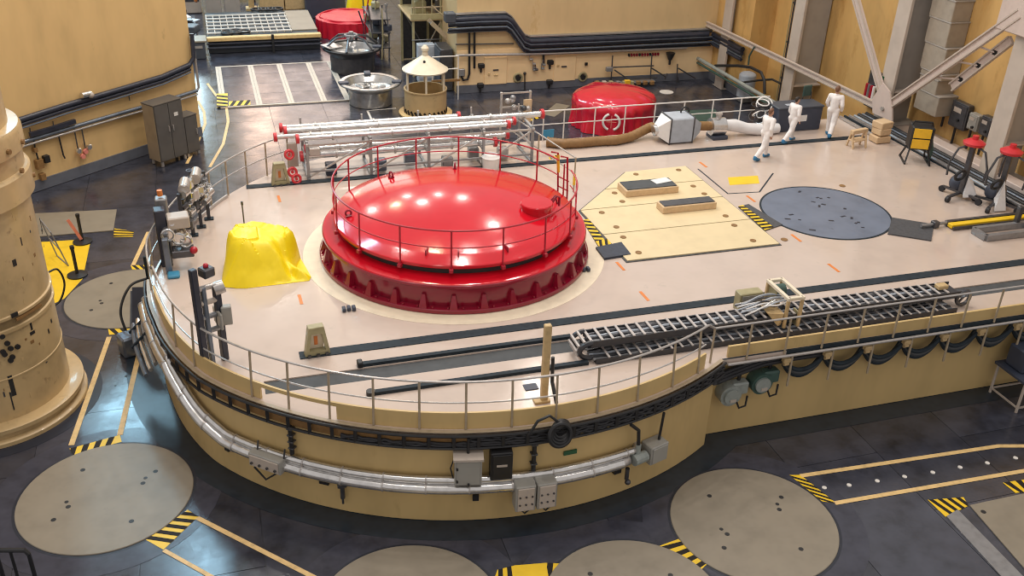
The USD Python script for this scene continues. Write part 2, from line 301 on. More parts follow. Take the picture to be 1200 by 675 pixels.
hazard([(1087, 586), (1129, 583), (1135, 593), (1108, 606)], 4, skew=.7)
part(FLOOR, 'steel_strip', prism([at(*q, 0) for q in [(1109, 606), (1122, 598), (1206, 684), (1180, 684)]], .001, .03), 'steel_grey')
hazard([(1175, 566), (1215, 560), (1215, 575), (1190, 578)], 3)
part(FLOOR, 'yellow_patch', prism([V3(-12.0, 8.2, 0), at(106.7, 280.3, 0), at(96.9, 327, 0), at(75.6, 350, 0), V3(-11.5, 3.4, 0), V3(-12.0, 4, 0)], .006, .009), 'paint_yellow')
hazard([(133, 277.7), (134, 268), (157, 271.5), (155.6, 277.5)], 3); paint([(174, 272), (155.6, 312)], .13)
hazard([(153, 311), (180, 311), (180, 316), (155, 316)], 3); hazard([(126.7, 386), (163, 385), (163, 391), (128, 392.6)], 3)
hazard([(254, 126), (254, 110), (267, 109.5), (267, 125)], 4, z=.06, flip=True); hazard([(268, 124.5), (293.4, 123), (293.4, 117.5), (268, 119)], 3, z=.06)
paint([(231.8, 118), (239, 131), (240.5, 145), (231.8, 167), (219, 192)], .12); paint([(243, 98), (254, 113)], .12); paint([(265.5, 127), (267.4, 143), (261.6, 169), (246, 196)], .12)
paint([(430.7, 130), (437, 144)], .1, 'line_white'); paint([(430, 130), (464, 127)], .1, 'line_white')
hazard([(612, 138), (631, 133), (634, 138), (616, 144)], 3)
part(FLOOR, 'inlaid_plate', prism([at(*q, 0) for q in [(636, 134), (652, 121), (668, 124), (650, 137)]], .001, .01), 'plug_grey')
part(FLOOR, 'inlaid_plate', prism([at(*q, 0) for q in [(792, 130), (838, 128), (850, 146), (800, 148)]], .001, .012), 'green_dark')
part(FLOOR, 'inlaid_plate', disc(at(781, 108, 0)[:2], .35, .001, .02, 20), 'line_white')

WB = 21.1                                     # face of the back wall
wb = thing('wall_back', kind='structure')
part(wb, 'wall_block', box(((5.35 + 20.9) / 2, WB + 1.5, 5), (20.9 - 5.35, 3.0, 10)), 'tan_bright')
part(wb, 'skirting', box(((5.35 + 20.9) / 2, WB - .03, .20), (20.9 - 5.35, .06, .38)), 'skirt_grey')
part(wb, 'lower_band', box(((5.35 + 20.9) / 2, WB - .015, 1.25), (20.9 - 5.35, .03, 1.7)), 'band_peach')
def plate_on_back(x0, y0, x1, y1, d, m_, name, par): # rectangle of the photograph as a raised piece on the wall
    a, b = on_y(x0, y1, WB), on_y(x1, y0, WB)
    return part(par, name, bev(((a[0] + b[0]) / 2, WB - d / 2 + .01, (a[2] + b[2]) / 2), (abs(b[0] - a[0]), d, abs(b[2] - a[2])), .02), m_)
for x0, y0, x1, y1 in [(567, 66, 594, 99), (648, 65, 675, 95)]: plate_on_back(x0, y0, x1, y1, .10, 'band_peach', 'wall_panel', wb)
# wall_right with its plinth
XR = 20.2
wr = thing('wall_right', kind='structure')
part(wr, 'wall_block', box((XR + .8, 6, 5), (1.6, 30.1, 10)), 'ochre_wall'); part(wr, 'corner_pier', box((19.6, 19.35, 5), (1.2, 3.45, 10)), 'ochre_wall'); part(wr, 'skirting', box((18.97, 19.35, .2), (.06, 3.45, .38)), 'skirt_grey')
# wall_left, standing askew
LP, LD = V3(-12.41, 12.74, 0), V3(5.72, 4.65, 0) / np.hypot(5.72, 4.65); LN = V3(LD[1], -LD[0], 0)
wl = thing('wall_left', kind='structure')
LW = 7.45
part(wl, 'wall_block', frame_box(LP + LD * (LW / 2 - 4) - LN * .9 + V3(0, 0, 5), LD, LN, V3(0, 0, 1), (LW + 8, 1.8, 10)), 'tan_wall')
part(wl, 'skirting', frame_box(LP + LD * (LW / 2 - 4) + LN * .03 + V3(0, 0, .22), LD, LN, V3(0, 0, 1), (LW + 8, .06, .40)), 'skirt_grey')
wf = thing('wall_far', kind='structure')
part(wf, 'wall_block', box((-4, 57, 9), (70, 1, 18)), 'tan_bright')
def onL(px, py, off=0.0): return on_plane(px, py, LP + LN * off, LN)

# ================================================================== THE PLATFORM
DZ = 2.4
def rad(a): return float(np.interp(a % 360, [0, 100, 110, 125, 150, 165, 180, 195, 215, 360], [8.3, 8.2, 8.1, 7.95, 7.68, 7.75, 8.02, 8.08, 8.36, 8.36]))
def pol(a, dr=0.0, z=0.0): r = rad(a) + dr; return V3(r * math.cos(math.radians(a)), r * math.sin(math.radians(a)), z)
XE, YB, YF = 20.18, 7.75, -7.0
A0, A1 = 302.5, 108.5
def outline(dr=0.0, yf=YF): return [(XE, yf)] + [tuple(pol(a, dr)[:2]) for a in np.linspace(A0, A1, 98)] + [(XE, YB + dr)]
PLAT = thing('reactor_platform', 'tan round-ended platform with a glossy pinkish floor carrying the big red cover', 'platform')
body = Polygon(outline()).difference(sbox(4.45, -9, 30, -6.72)).buffer(0)
part(PLAT, 'platform_wall', prism(body.buffer(-.012), 0.02, DZ - .14), 'platform_tan')
TR = sbox(-5.6, -5.86, XE + 1, -5.36)                               # shallow cable trench
part(PLAT, 'deck', prism(Polygon(outline()).difference(TR), DZ - .14, DZ), 'deck_pink')
part(PLAT, 'trench_floor', prism(TR.intersection(Polygon(outline())), DZ - .13, DZ - .03), 'trench_grey')
part(PLAT, 'cable_ledge', bev(((4.7 + XE) / 2, -7.12, DZ - .10), (XE - 4.7, .07, .07), .02), 'rail_grey')
def kerb(a0, a1, z0, z1, t=.05, n=40):
    o = [tuple(pol(a, -.07)[:2]) for a in np.linspace(a0, a1, n)]; i = [tuple(pol(a, -.07 - t)[:2]) for a in np.linspace(a1, a0, n)]
    return prism(Polygon(o + i), z0, z1)
part(PLAT, 'kerb', kerb(188, 226.5, DZ, DZ + .40), 'platform_tan'); part(PLAT, 'kerb', kerb(226.5, 239, DZ + .31, DZ + .40), 'platform_tan'); part(PLAT, 'kerb', kerb(239, 299, DZ, DZ + .40), 'platform_tan')
part(PLAT, 'kerb', box(((4.75 + XE) / 2, -6.95, DZ + .15), (XE - 4.75, .06, .30)), 'platform_tan')
part(PLAT, 'edge_channel', box(((4.6 + XE) / 2, -7.02, DZ - .07), (XE - 4.6, .05, .15)), 'slot_dark')
part(PLAT, 'deck_edge_trim', kerb(140, 188, DZ, DZ + .1), 'rail_grey')
part(PLAT, 'rail_slot', box(((-4.75 + XE) / 2, -4.53, DZ + .01), (XE + 4.75, .30, .02)), 'slot_dark')
part(PLAT, 'rail_slot', box(((-5.3 + 17.2) / 2, 5.6, DZ + .015), (22.5, .26, .03)), 'slot_dark')
part(PLAT, 'rail_slot', box(((-3.46 + 1.5) / 2, -5.27, DZ + .04), (4.96, .12, .08)), 'slot_dark')
part(PLAT, 'rail_slot', box(((-3.40 + 1.5) / 2, -6.42, DZ + .04), (4.9, .12, .08)), 'slot_dark')
part(PLAT, 'rail_stop', cyl((-3.45, -6.42, DZ), (-3.45, -6.42, DZ + .10), .10), 'black'); part(PLAT, 'rail_stop', bev((-3.5, -5.27, DZ + .07), (.12, .2, .14)), 'black')
part(PLAT, 'cream_ring', ringm((0, 0), 3.5, 4.15, DZ, DZ + .006, 120), 'deck_cream')
part(PLAT, 'joint_line', strip([at(*q) for q in [(818, 198), (853, 227), (890, 225), (906, 203)]], .05, DZ, DZ + .004), 'slot_dark')
for q in [(755, 347), (977, 314), (933, 279), (727, 312), (880, 233), (824, 193), (327, 233), (352, 351)]:
    p = at(*q); part(PLAT, 'orange_mark', box((p[0], p[1], DZ + .004), (.08, .50, .006), .03), 'orange')
part(PLAT, 'yellow_sheet', prism([at(*q) for q in [(853, 208), (888, 206), (890, 215), (855, 217)]], DZ + .001, DZ + .006), 'paint_yellow')
hazard([(643, 184), (653, 182), (654, 185), (644, 187)], 3, PLAT, DZ)
for q in [(919, 281), (987, 218), (640, 340)]: part(PLAT, 'floor_fitting', disc(at(*q)[:2], .10, DZ, DZ + .02, 12), 'hose_brown')
part(PLAT, 'floor_fitting', box(at(622, 454) + V3(0, 0, .01), (.30, .22, .03)), 'dark_blue_box')

# hazard-edged ramp plates beside the lid and the blue plug
for nm, c4, lb in [('ramp_plate', [(682, 259), (698, 257), (722, 287), (702, 291)], 'dark ramp plate with yellow and black edge against the red cover'), ('ramp_plate', [(865, 243), (877, 240), (917, 264), (896, 271)], 'dark ramp plate with yellow and black edge beside the blue round plug')]:
    P = [at(*q) for q in c4]; t = thing(nm, lb, 'ramp plate', np.mean(P, 0))
    part(t, 'plate', prism(P, DZ + .002, DZ + .03), 'mat_dark'); a, b, c, d = P
    if c4[0][0] == 682: hazard([tuple((a + (d - a) * .0)[:2]), tuple(d[:2]), tuple((d + (c - d) * .55)[:2]), tuple((a + (b - a) * .5)[:2])], 7, t, DZ + .03, yellow='paint_yellow'); hazard([tuple(d[:2]), tuple(c[:2]), tuple((c + (b - c) * .2)[:2]), tuple((d + (a - d) * .2)[:2])], 3, t, DZ + .036)
    else: hazard([tuple(a[:2]), tuple(d[:2]), tuple((d + (c - d) * .5)[:2]), tuple((a + (b - a) * .45)[:2])], 8, t, DZ + .03)
single('rubber_mat', prism([at(*q) for q in [(698, 292), (728, 286), (739, 300), (708, 305)]], DZ + .002, DZ + .07), 'mat_blue', 'small dark blue block mat at the corner of the cream cover planks', 'mat')
# the cream hexagon of cover planks
HX = [at(*q) for q in [(733, 203), (803, 196), (913, 287), (735, 307), (680, 248)]]
hexg = Polygon([tuple(p[:2]) for p in HX]); cov = thing('deck_cover', 'cream painted deck cover of four wide planks with grey seams', 'cover', (6.5, 1, DZ))
part(cov, 'seam_frame', prism(hexg.buffer(.05, join_style=2), DZ + .001, DZ + .02), 'trench_grey')
cuts = [(at(709, 222), at(825, 214)), (at(680, 248), at(848, 232)), (at(716, 275), at(880, 259))]
ys = [8.0] + [(c[0][1] + c[1][1]) / 2 for c in cuts] + [-6]
for k in range(4):
    lo = hexg.intersection(sbox(-5, ys[k + 1] + .02, 20, ys[k] - .02))
    if lo.area > .01: part(cov, 'plank', prism(lo, DZ + .02, DZ + .05), 'plank_cream')
for q in [(745, 206), (795, 201), (753, 214), (720, 228), (812, 220), (729, 238), (825, 229), (705, 251), (850, 255), (722, 268), (730, 280), (860, 266), (748, 298), (882, 284)]: part(cov, 'lifting_eye', disc(at(*q)[:2], .09, DZ + .05, DZ + .07, 10), 'hose_brown')
for (x0, x1, y, w, lb) in [(6.05, 7.85, 2.5, .75, 'flat wooden box with grey top and white sheet corner on the cream planks'), (6.65, 8.45, .95, .5, 'narrow wooden box with dark grey top on the cream planks, nearer the camera')]:
    t = thing('flat_box', lb, 'box', ((x0 + x1) / 2, y, DZ + .05)); c = ((x0 + x1) / 2, y, DZ + .05 + .11)
    part(t, 'body', bev(c, (x1 - x0, w, .22), .015), 'wood_pale'); part(t, 'lid', bev((c[0], c[1], DZ + .05 + .235), (x1 - x0 - .1, w - .1, .03), .01), 'mat_dark' if w < .7 else 'trench_grey')
    if w > .7: part(t, 'sheet', box((x1 - .4, y + .12, DZ + .305), (.6, .35, .006), .2), 'white')
# blue round plug in the deck and the cover strip beyond it
t = thing('deck_plug', 'blue-grey round plug set flush in the pink deck', 'plug', (11.76, -.17, DZ))
part(t, 'disc', disc((11.76, -.17), 1.95, DZ + .001, DZ + .012, 96), 'plug_blue'); part(t, 'rim', ringm((11.76, -.17), 1.94, 2.0, DZ + .001, DZ + .016, 96), 'slot_dark')
for q in [(958, 232), (962, 233), (971, 232), (953, 237), (965, 240), (990, 245), (998, 256), (1006, 261), (1011, 267), (988, 254), (927, 252), (937, 258), (923, 257), (974, 259), (952, 270), (937, 225), (960, 242), (1003, 262)]:
    part(t, 'bolt_recess', box(at(*q) + V3(0, 0, .012), (rnd.uniform(.08, .22), rnd.uniform(.06, .1), .006), rnd.uniform(-1, 1)), 'dark_ring')
single('cover_strip', prism([at(*q) for q in [(1045, 256), (1094, 264), (1091, 283), (1040, 275)]], DZ + .002, DZ + .04), 'mat_dark', 'dark grey cover plate joining the blue plug on its right', 'cover plate')
for k, (px_, py_, r_) in enumerate(PLUGS):
    lb = ['grey round floor plug at lower left with a striped patch at its right', 'grey round floor plug at lower right beside two cream lines', 'grey round floor plug partly hidden by the platform, beside the yellow painted floor', 'grey round floor plug cut by the bottom edge, left of the yellow patch', 'grey round floor plug cut by the bottom edge, right of the yellow patch'][k]
    t = thing('floor_plug', lb, 'plug', (px_, py_, 0))
    part(t, 'disc', disc((px_, py_), r_, .001, .03, 96, .012), 'plug_grey')
    for a in range(4):
        aa = a * PI / 2 + .5; part(t, 'lifting_hole', disc((px_ + 1.15 * math.cos(aa), py_ + 1.15 * math.sin(aa)), .055, .029, .034, 10), 'black')
    for s in (-1, 1): part(t, 'lifting_hole', disc((px_ + s * .75, py_ + s * .2), .055, .029, .034, 10), 'black'); part(t, 'lifting_hole', disc((px_ + s * .8, py_ + s * .2 + .17), .045, .029, .034, 10), 'black')
t = thing('floor_cover', 'grey square floor cover at the lower right corner, past the steel strip', 'cover', (10.5, -11.5, 0))
part(t, 'plate', prism([at(*q, 0) for q in [(1136, 593), (1225, 574), (1225, 690), (1208, 676)]], .006, .03), 'plug_grey')
part(t, 'lifting_hole', disc(at(1152, 601, 0)[:2], .06, .03, .034, 10), 'black')
t = thing('floor_cover', 'beige rectangular floor cover behind the two black stanchions', 'cover', (-11, 9.5, 0))
part(t, 'plate', prism([V3(-12.9, 10.6, 0), at(137, 246.5, 0), at(133, 271, 0), V3(-12.4, 8.6, 0)], .006, .04), 'plug_grey')

# ================================================================== THE RED COVER (LID)
LID = thing('reactor_hood', 'large glossy red round domed cover with a red railing, standing on the cream ring', 'cover', (0, 0, DZ))
B = DZ + .006
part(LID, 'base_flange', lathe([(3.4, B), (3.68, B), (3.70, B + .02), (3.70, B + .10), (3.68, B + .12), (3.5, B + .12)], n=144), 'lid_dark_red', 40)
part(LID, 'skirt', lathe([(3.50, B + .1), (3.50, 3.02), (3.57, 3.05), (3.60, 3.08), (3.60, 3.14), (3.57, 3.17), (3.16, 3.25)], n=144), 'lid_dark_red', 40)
part(LID, 'shoulder', lathe([(3.585, 3.155), (3.57, 3.178), (3.14, 3.262), (3.14, 3.2)], n=144), 'lid_red', 40)
part(LID, 'groove', lathe([(3.14, 3.2), (3.12, 3.46)], n=144), 'black', 40)
for k in range(30):
    a = k * 2 * PI / 30 + .06; rr, tt = V3(math.cos(a), math.sin(a), 0), V3(-math.sin(a), math.cos(a), 0)
    z0, z1 = B + .12, B + .46
    P = [rr * 3.50 + tt * s * w + V3(0, 0, z) for s in (-1, 1) for (w, z) in ((.13, z0), (.05, z1))] + [rr * 3.67 + tt * s * .10 + V3(0, 0, z0) for s in (-1, 1)] + [rr * 3.57 + tt * s * .04 + V3(0, 0, z1) for s in (-1, 1)]
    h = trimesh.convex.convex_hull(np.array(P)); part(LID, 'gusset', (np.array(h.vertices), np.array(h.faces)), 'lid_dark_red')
for k in range(60):
    a = k * 2 * PI / 60 + .02; part(LID, 'flange_bolt', cyl((3.62 * math.cos(a), 3.62 * math.sin(a), B + .1), (3.62 * math.cos(a), 3.62 * math.sin(a), B + .17), .035, n=6), 'lid_dark_red')
prof = [(3.12, 3.44), (3.26, 3.44), (3.28, 3.46), (3.28, 3.52), (3.26, 3.54)]
for s in np.linspace(0, 1, 26):
    r = 2.95 * (1 - s); prof.append((r, 3.645 + .33 * (1 - (r / 2.95) ** 2)))
part(LID, 'dome', lathe(prof, n=160), 'lid_red', 25)
dz = lambda r: 3.645 + .33 * (1 - (r / 2.95) ** 2) if r < 2.95 else np.interp(r, [2.95, 3.26], [3.645, 3.54])
for a, lr in ((PI, 2.9), (2.105, 2.62), (1.331, 2.62)):
    p = V3(lr * math.cos(a), lr * math.sin(a), dz(lr)); t_ = V3(-math.sin(a), math.cos(a), 0)
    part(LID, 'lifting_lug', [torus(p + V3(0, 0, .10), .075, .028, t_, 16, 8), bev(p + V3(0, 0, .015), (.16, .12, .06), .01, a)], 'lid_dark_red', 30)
for a in (-2.06, -1.79, -1.364): part(LID, 'weld_plate', box((2.9 * math.cos(a), 2.9 * math.sin(a), dz(2.9) + .05), (.22, .025, .14), a), 'lid_dark_red')
mh = at(629, 238, 4.0); mh = V3(mh[0], mh[1], dz(np.hypot(mh[0], mh[1])))
h_ = part(LID, 'manhole', lathe([(.40, mh[2] - .05), (.40, mh[2] + .16), (.44, mh[2] + .17), (.44, mh[2] + .22), (.42, mh[2] + .24), (0, mh[2] + .25)], mh[:2], 36), 'lid_red', 30)
part(h_, 'hinge', [tube([mh + V3(.42, .05, .12), mh + V3(.58, .05, .34), mh + V3(.66, .05, .30), mh + V3(.66, .05, .05)], .035), tube([mh + V3(.42, .18, .12), mh + V3(.58, .18, .30), mh + V3(.66, .18, .05)], .03)], 'lid_dark_red', 30)
zt = 4.47
def arcp(r, z, a0, a1, n=90): t = np.linspace(a0, a1, n); return np.c_[r * np.cos(t), r * np.sin(t), np.full(n, z)]
part(LID, 'railing_top', tube(arcp(3.27, zt, .22, .22 + 2 * PI - .25, 140), .024, 8), 'rail_red', 40)
part(LID, 'railing_middle', tube(arcp(3.27, 4.02, .22, .22 + 2 * PI - .25, 140), .016, 6), 'rail_red', 40)
for k in range(16):
    a = math.radians(-105.7) + k * 2 * PI / 16 if k else math.radians(-105.7)
    c, s = math.cos(a), math.sin(a); part(LID, 'railing_post', [cyl((3.29 * c, 3.29 * s, 3.40), (3.27 * c, 3.27 * s, zt), .024, n=8), bev((3.31 * c, 3.31 * s, 3.42), (.12, .10, .10), .01, a)], 'rail_red', 30)
lp = at(677, 282, 3.3)
t = thing('access_ladder', 'short red and yellow step rail beside the red cover, at its right rear', 'ladder', (3.62, 1.35, DZ))
for k, (x, y) in enumerate([(3.55, 1.55), (3.70, 1.15)]): part(t, 'stile', tube([(x, y, DZ), (x - .02, y, 3.3), (x - .08, y, 4.35), (x - .3, y - .05, 4.42)], .028, 8), 'rail_red', 40)
for z in (2.7, 3.0, 3.3, 3.6): part(t, 'rung', cyl((3.55, 1.55, z), (3.70, 1.15, z), .02, n=8), 'rail_red', 30)
part(t, 'grip_sleeve', cyl((3.52, 1.56, 3.75), (3.48, 1.56, 4.3), .045, n=10), 'yellow_machine', 30)
for q, lb in [((409, 364), 'small dark clamp foot on the cream ring at the front of the red cover'), ((684, 318), 'small dark clamp foot on the cream ring at the right of the red cover')]:
    p = at(*q); t = thing('clamp_foot', lb, 'clamp', p)
    for j in range(3): part(t, 'clamp_piece', bev(p + V3(-.12 + .12 * j, .02 * (j % 2), .06), (.09, .16, .10), .015), 'dark_blue_box')
p = at(585, 363); single('warning_tag', bev(p + V3(0, 0, .05), (.22, .12, .10), .01), 'orange', 'small orange tag block at the foot of the red cover', 'tag')

# ================================================================== RAILINGS OF THE PLATFORM
def railing(name, label, cat_pts, tops, mats='rail_grey', z=DZ, H=1.12, rt=.026, group=None, posts=None, mid=True):   # posts: list of (foot, top)
    t = thing(name, label, 'railing', tuple(np.mean(cat_pts, 0)[:2]) + (z,), group)
    P = np.array(cat_pts, float)
    part(t, 'top_rail', tube(P + [0, 0, H], rt, 8), mats, 40)
    if mid: part(t, 'middle_rail', tube(P + [0, 0, H * .55], rt * .75, 6), mats, 40)
    for f, tp in posts: part(t, 'post', cyl(f, tp, .026, n=8), 'rail_tan' if mats == 'rail_grey' else mats, 30)
    return t
aa = [205, 212, 225, 231.5, 238, 244.5, 251, 257.5, 264, 270.5, 277, 284, 291, 297]
pts = [pol(a, -.12, DZ) for a in np.linspace(191, 299, 70)]
railing('curved_railing', 'pale steel railing curving along the near edge of the platform', pts, None, posts=[(pol(a, -.05, DZ), pol(a, -.12, DZ + 1.12)) for a in aa])
k0 = pol(299, -.12, DZ); sp = [k0, V3(4.25, -7.07, DZ - .05)] + [V3(x, -7.07, DZ - .05) for x in np.arange(5.2, 20.1, 1.0)]
railing('straight_railing', 'pale steel railing along the straight near edge above the hanging cable loops', sp[1:], None, H=.97, posts=[(p, p + V3(0, 0, .97)) for p in sp[1:]], mid=False)
part('/World/straight_railing', 'link_rail', tube([k0 + V3(0, 0, 1.12), sp[1] + V3(0, 0, .97)], .026, 8), 'rail_grey', 30)
pts = [pol(a, -.06, DZ) for a in np.linspace(191, 118, 40)]
railing('rear_railing', 'pale steel railing on the left rear curve behind the yellow tarpaulin', pts, None, posts=[(pol(a, -.03, DZ), pol(a, -.06, DZ + 1.12)) for a in (184, 178, 153, 146, 139, 132, 125.5, 119)])
bp = [V3(x, YB - .06, DZ) for x in np.arange(4.75, 14.4, 1.18)]
railing('back_railing', 'white steel railing along the back edge beside the grey filter box', bp, None, mats='line_white', H=1.1, posts=[(p, p + V3(0, 0, 1.1)) for p in bp] + [(V3(5.15, YB - .06, DZ), V3(5.15, YB - .06, DZ + 1.1))])
g0, g1 = V3(3.75, YB - .1, DZ), at(672, 225)
t = railing('stair_railing', 'short grey railing running forward from the back edge near the red cover', [g0, g1], None, H=1.15, posts=[(g1, g1 + V3(0, 0, 1.15)), ((g0 + g1) / 2, (g0 + g1) / 2 + V3(0, 0, 1.15))])
part(t, 'post_sleeve', cyl(g1 + V3(0, 0, .25), g1 + V3(0, 0, .6), .045, n=10), 'yellow_machine', 30)
# tan wooden post on the near edge with its black cable and coil
pp = at(637, 470)
t = thing('cable_post', 'tall tan post standing at the near edge in front of the cable chain', 'post', pp)
part(t, 'post', bev(pp + V3(0, 0, .95), (.15, .13, 1.9), .015), 'wood_tan'); part(t, 'foot', bev(pp + V3(-.05, 0, .03), (.35, .2, .06), .01), 'wood_tan')
part(t, 'cable', tube([pp + V3(.14, -.02, 1.1), pp + V3(.15, -.05, .5), pp + V3(.14, -.5, .1), pp + V3(.1, -.95, -.1)], .04, 8), 'black', 40)
coil = pol(270.2, .30, DZ - .05)
t = thing('cable_coil', 'black coil of cable hung on the tray below the tan post', 'cable', coil)
for j in range(4): part(t, 'turn', torus(coil + V3(.02 * j, -.05 + .04 * j, .02 * j), .24 - .02 * j, .045, (0.1, -1, .3), 28, 8), 'black', 40)
part(t, 'loop', tube([coil + V3(-.62, .1, .02), coil + V3(-.45, .1, .33), coil + V3(-.2, .1, .42), coil + V3(.05, .05, .2)], .03, 8), 'black', 40)

# ================================================================== CABLE TRAY, PIPES AND BOXES ON THE CURVED WALL
tray = thing('cable_tray', 'black cable ladder with cables running round the outside of the curved platform wall', 'cable tray', tuple(pol(245, .1)[:2]) + (DZ - .32,))
ta = np.linspace(180, 303, 110)
def tz(a): return DZ + float(np.interp(a, [180, 188, 200, 215, 303], [0, 0, 0, 0, 0]))
for zz, rr_ in ((DZ - .03, .035), (DZ - .33, .035)):
    part(tray, 'side_rail', tube([pol(a, .14, zz) for a in ta], rr_, 6), 'black', 40)
for a in np.arange(181, 303, 3.4): part(tray, 'rung', bar(pol(a, .14, DZ - .33), pol(a, .14, DZ - .03), .07, .05), 'black')
part(tray, 'backing', cat(*[bar(pol(a, .06, DZ - .18), pol(a + 123 / 109, .06, DZ - .18), .02, .26) for a in ta[:-1]]), 'hose_brown')
for zz in (-.09, -.16, -.23, -.28): part(tray, 'cable', tube([pol(a, .11 + .02 * math.sin(a * 3 + zz * 50), DZ + zz + .012 * math.sin(a * 1.7 + zz * 90)) for a in np.linspace(258 if zz > -.2 else 240, 303, 60)], .034, 6), 'black_rubber', 40)
part(tray, 'edge_strip', cat(*[bar(pol(a, .04, DZ + .012), pol(a + 123 / 109, .04, DZ + .012), .09, .02) for a in ta[:-1]]), 'rail_tan')
# cables carrying on along the straight wall
cb = [pol(300, .12, DZ - .2), V3(4.55, -6.95, DZ - .5), V3(5.0, -6.85, DZ - .45), V3(5.8, -6.85, DZ - .25), V3(6.6, -6.87, DZ - .2), V3(7.6, -6.87, DZ - .2)]
t = thing('cable_bundle', 'thick black cable bundle dipping where the curved wall meets the straight one', 'cable', cb[1])
for j in range(3): part(t, 'cable', tube(np.array(cb) + [0, -.03 * j, -.07 * j], .06, 8), 'black_rubber', 40)
def zpipe(a, lo): return float(np.interp(a, [178, 190, 204, 206, 213, 220, 240, 300], [2.2, 2.1, 1.95, 1.8, 1.38, 1.08, 1.08, 1.08])) + (0 if lo else .17)
for lo, nm, lb, r_, a_, b_, rr_ in [(True, 'insulated_pipe', 'lower silver insulated pipe running round the foot of the curved wall', .115, 186, 281, .22), (False, 'insulated_pipe', 'upper thinner silver insulated pipe above the other on the curved wall', .085, 186, 283, .14)]:
    t = thing(nm, lb, 'pipe', tuple(pol(240, rr_)[:2]) + (1,)); st = np.arange(a_, b_, 6.0)
    for s in st:
        e = min(s + 6.0, b_); P = [pol(a, rr_, zpipe(a, lo)) for a in np.linspace(s, e, 7)]
        part(t, 'pipe_segment', tube(P, r_, 14), 'silver', 40); part(t, 'band', tube([pol(s - .12, rr_, zpipe(s - .12, lo)), pol(s + .12, rr_, zpipe(s + .12, lo))], r_ + .012, 14), 'rail_grey', 40)
    e = pol(b_, rr_, zpipe(b_, lo)); part(t, 'end_elbow', tube([e, e + (pol(b_ + 1, rr_) - pol(b_, rr_)) * V3(1, 1, 0) * .8, e + (pol(b_ + 1.6, rr_ - .2) - pol(b_, rr_)) * V3(1, 1, 0)], r_ * .9, 12), 'rail_grey', 40)
def wall_box(name, label, cat_, a, z0, z1, w, d, mt, dr=.0, lid=None):
    c = pol(a, dr + d / 2 - .01, (z0 + z1) / 2); ra = math.radians(a)
    t = thing(name, label, cat_, c); part(t, 'case', bev(c, (d, w, z1 - z0), .02, ra), mt)
    if lid: part(t, 'front', bev(c + V3(math.cos(ra), math.sin(ra), 0) * (d / 2 + .01), (.03, w - .08, (z1 - z0) - .08), .008, ra), lid)
    return t, c, V3(math.cos(ra), math.sin(ra), 0), V3(-math.sin(ra), math.cos(ra), 0)
t, c, o, s = wall_box('switch_box', 'grey metal wall box with a light sloped top, left of the black box', 'box', 257.8, 1.25, 1.92, .56, .34, 'grey_box', lid='grey_box')
for z in (-.2, .12): part(t, 'latch', bev(c + o * .19 - s * .23 + V3(0, 0, z), (.04, .05, .07), .01), 'black')
part(t, 'hood', frame_box(c + o * .03 + V3(0, 0, .36), o, s, V3(0, 0, 1), (.42, .62, .05)), 'column_light'); part(t, 'conduit', tube([c + V3(0, 0, .3), c + V3(0, 0, .75)], .03), 'black')
part(t, 'side_cable', tube([c - s * .3 + V3(0, 0, .2), c - s * .36 + V3(0, 0, 0), c - s * .3 + V3(0, 0, -.3)], .015), 'black'); part(t, 'latch', bev(c + o * .19 + V3(0, 0, -.27), (.04, .12, .05), .01), 'black')
t, c, o, s = wall_box('junction_box', 'black wall box with a pale name plate beside the grey one', 'box', 262.4, 1.28, 1.98, .46, .26, 'black', lid='black')
part(t, 'name_plate', frame_box(c + o * .16 + V3(0, 0, .05), o, s, V3(0, 0, 1), (.01, .22, .05)), 'column_light')
for k, a in enumerate((265.6, 268.6)):
    t, c, o, s = wall_box('pipe_junction_box', ['left of two joined grey pipe boxes with knobs below the black drop cable', 'right of two joined grey pipe boxes with knobs below the black drop cable'][k], 'box', a, .58, 1.24, .43, .34, 'grey_box', dr=.16, lid='column_light')
    for j in range(6): kq = c + s * (-.13 + .13 * (j % 3)) + V3(0, 0, .08 - .2 * (j // 3)); part(t, 'knob', cyl(kq + o * .17, kq + o * .215, .022, n=8), 'steel_dark', 30)
    part(t, 'hanging_cable', tube([c + o * .1 - s * .15 + V3(0, 0, -.25), c + o * .12 + V3(0, 0, -.42), c + o * .1 + s * .2 + V3(0, 0, -.25)], .02), 'black', 30)
t, c, o, s = wall_box('valve_box', 'long grey valve box on the silver pipes at the left of the curved wall', 'box', 228.6, .95, 1.30, .82, .36, 'grey_box', dr=.06, lid='column_light')
part(t, 'hanging_cable', tube([c + o * .15 - s * .3 + V3(0, 0, -.2), c + o * .17 + V3(0, 0, -.42), c + o * .15 + s * .3 + V3(0, 0, -.15)], .022), 'black', 30)
for j in range(4): part(t, 'knob', cyl(c + o * .18 + s * (-.3 + .2 * j) + V3(0, 0, -.05), c + o * .24 + s * (-.3 + .2 * j) + V3(0, 0, -.05), .03, n=8), 'steel_dark')
for q in (-.3, .38): part(t, 'antenna', cyl(c + s * q + V3(0, 0, .1), c + s * (q + .06) + V3(0, 0, .42), .02, n=6), 'steel_dark')
t, c, o, s = wall_box('sensor_box', 'grey box with a small pipe fitting at the right of the curved wall', 'box', 287.2, .82, 1.30, .50, .36, 'grey_box', lid='grey_box')
part(t, 'fitting', [cyl(c - s * .3 + o * .05, c - s * .65 + o * .05, .13, n=12), cyl(c - s * .5 + V3(0, 0, .1), c - s * .5 + V3(0, 0, .35), .06, n=10)], 'pump_grey', 30)
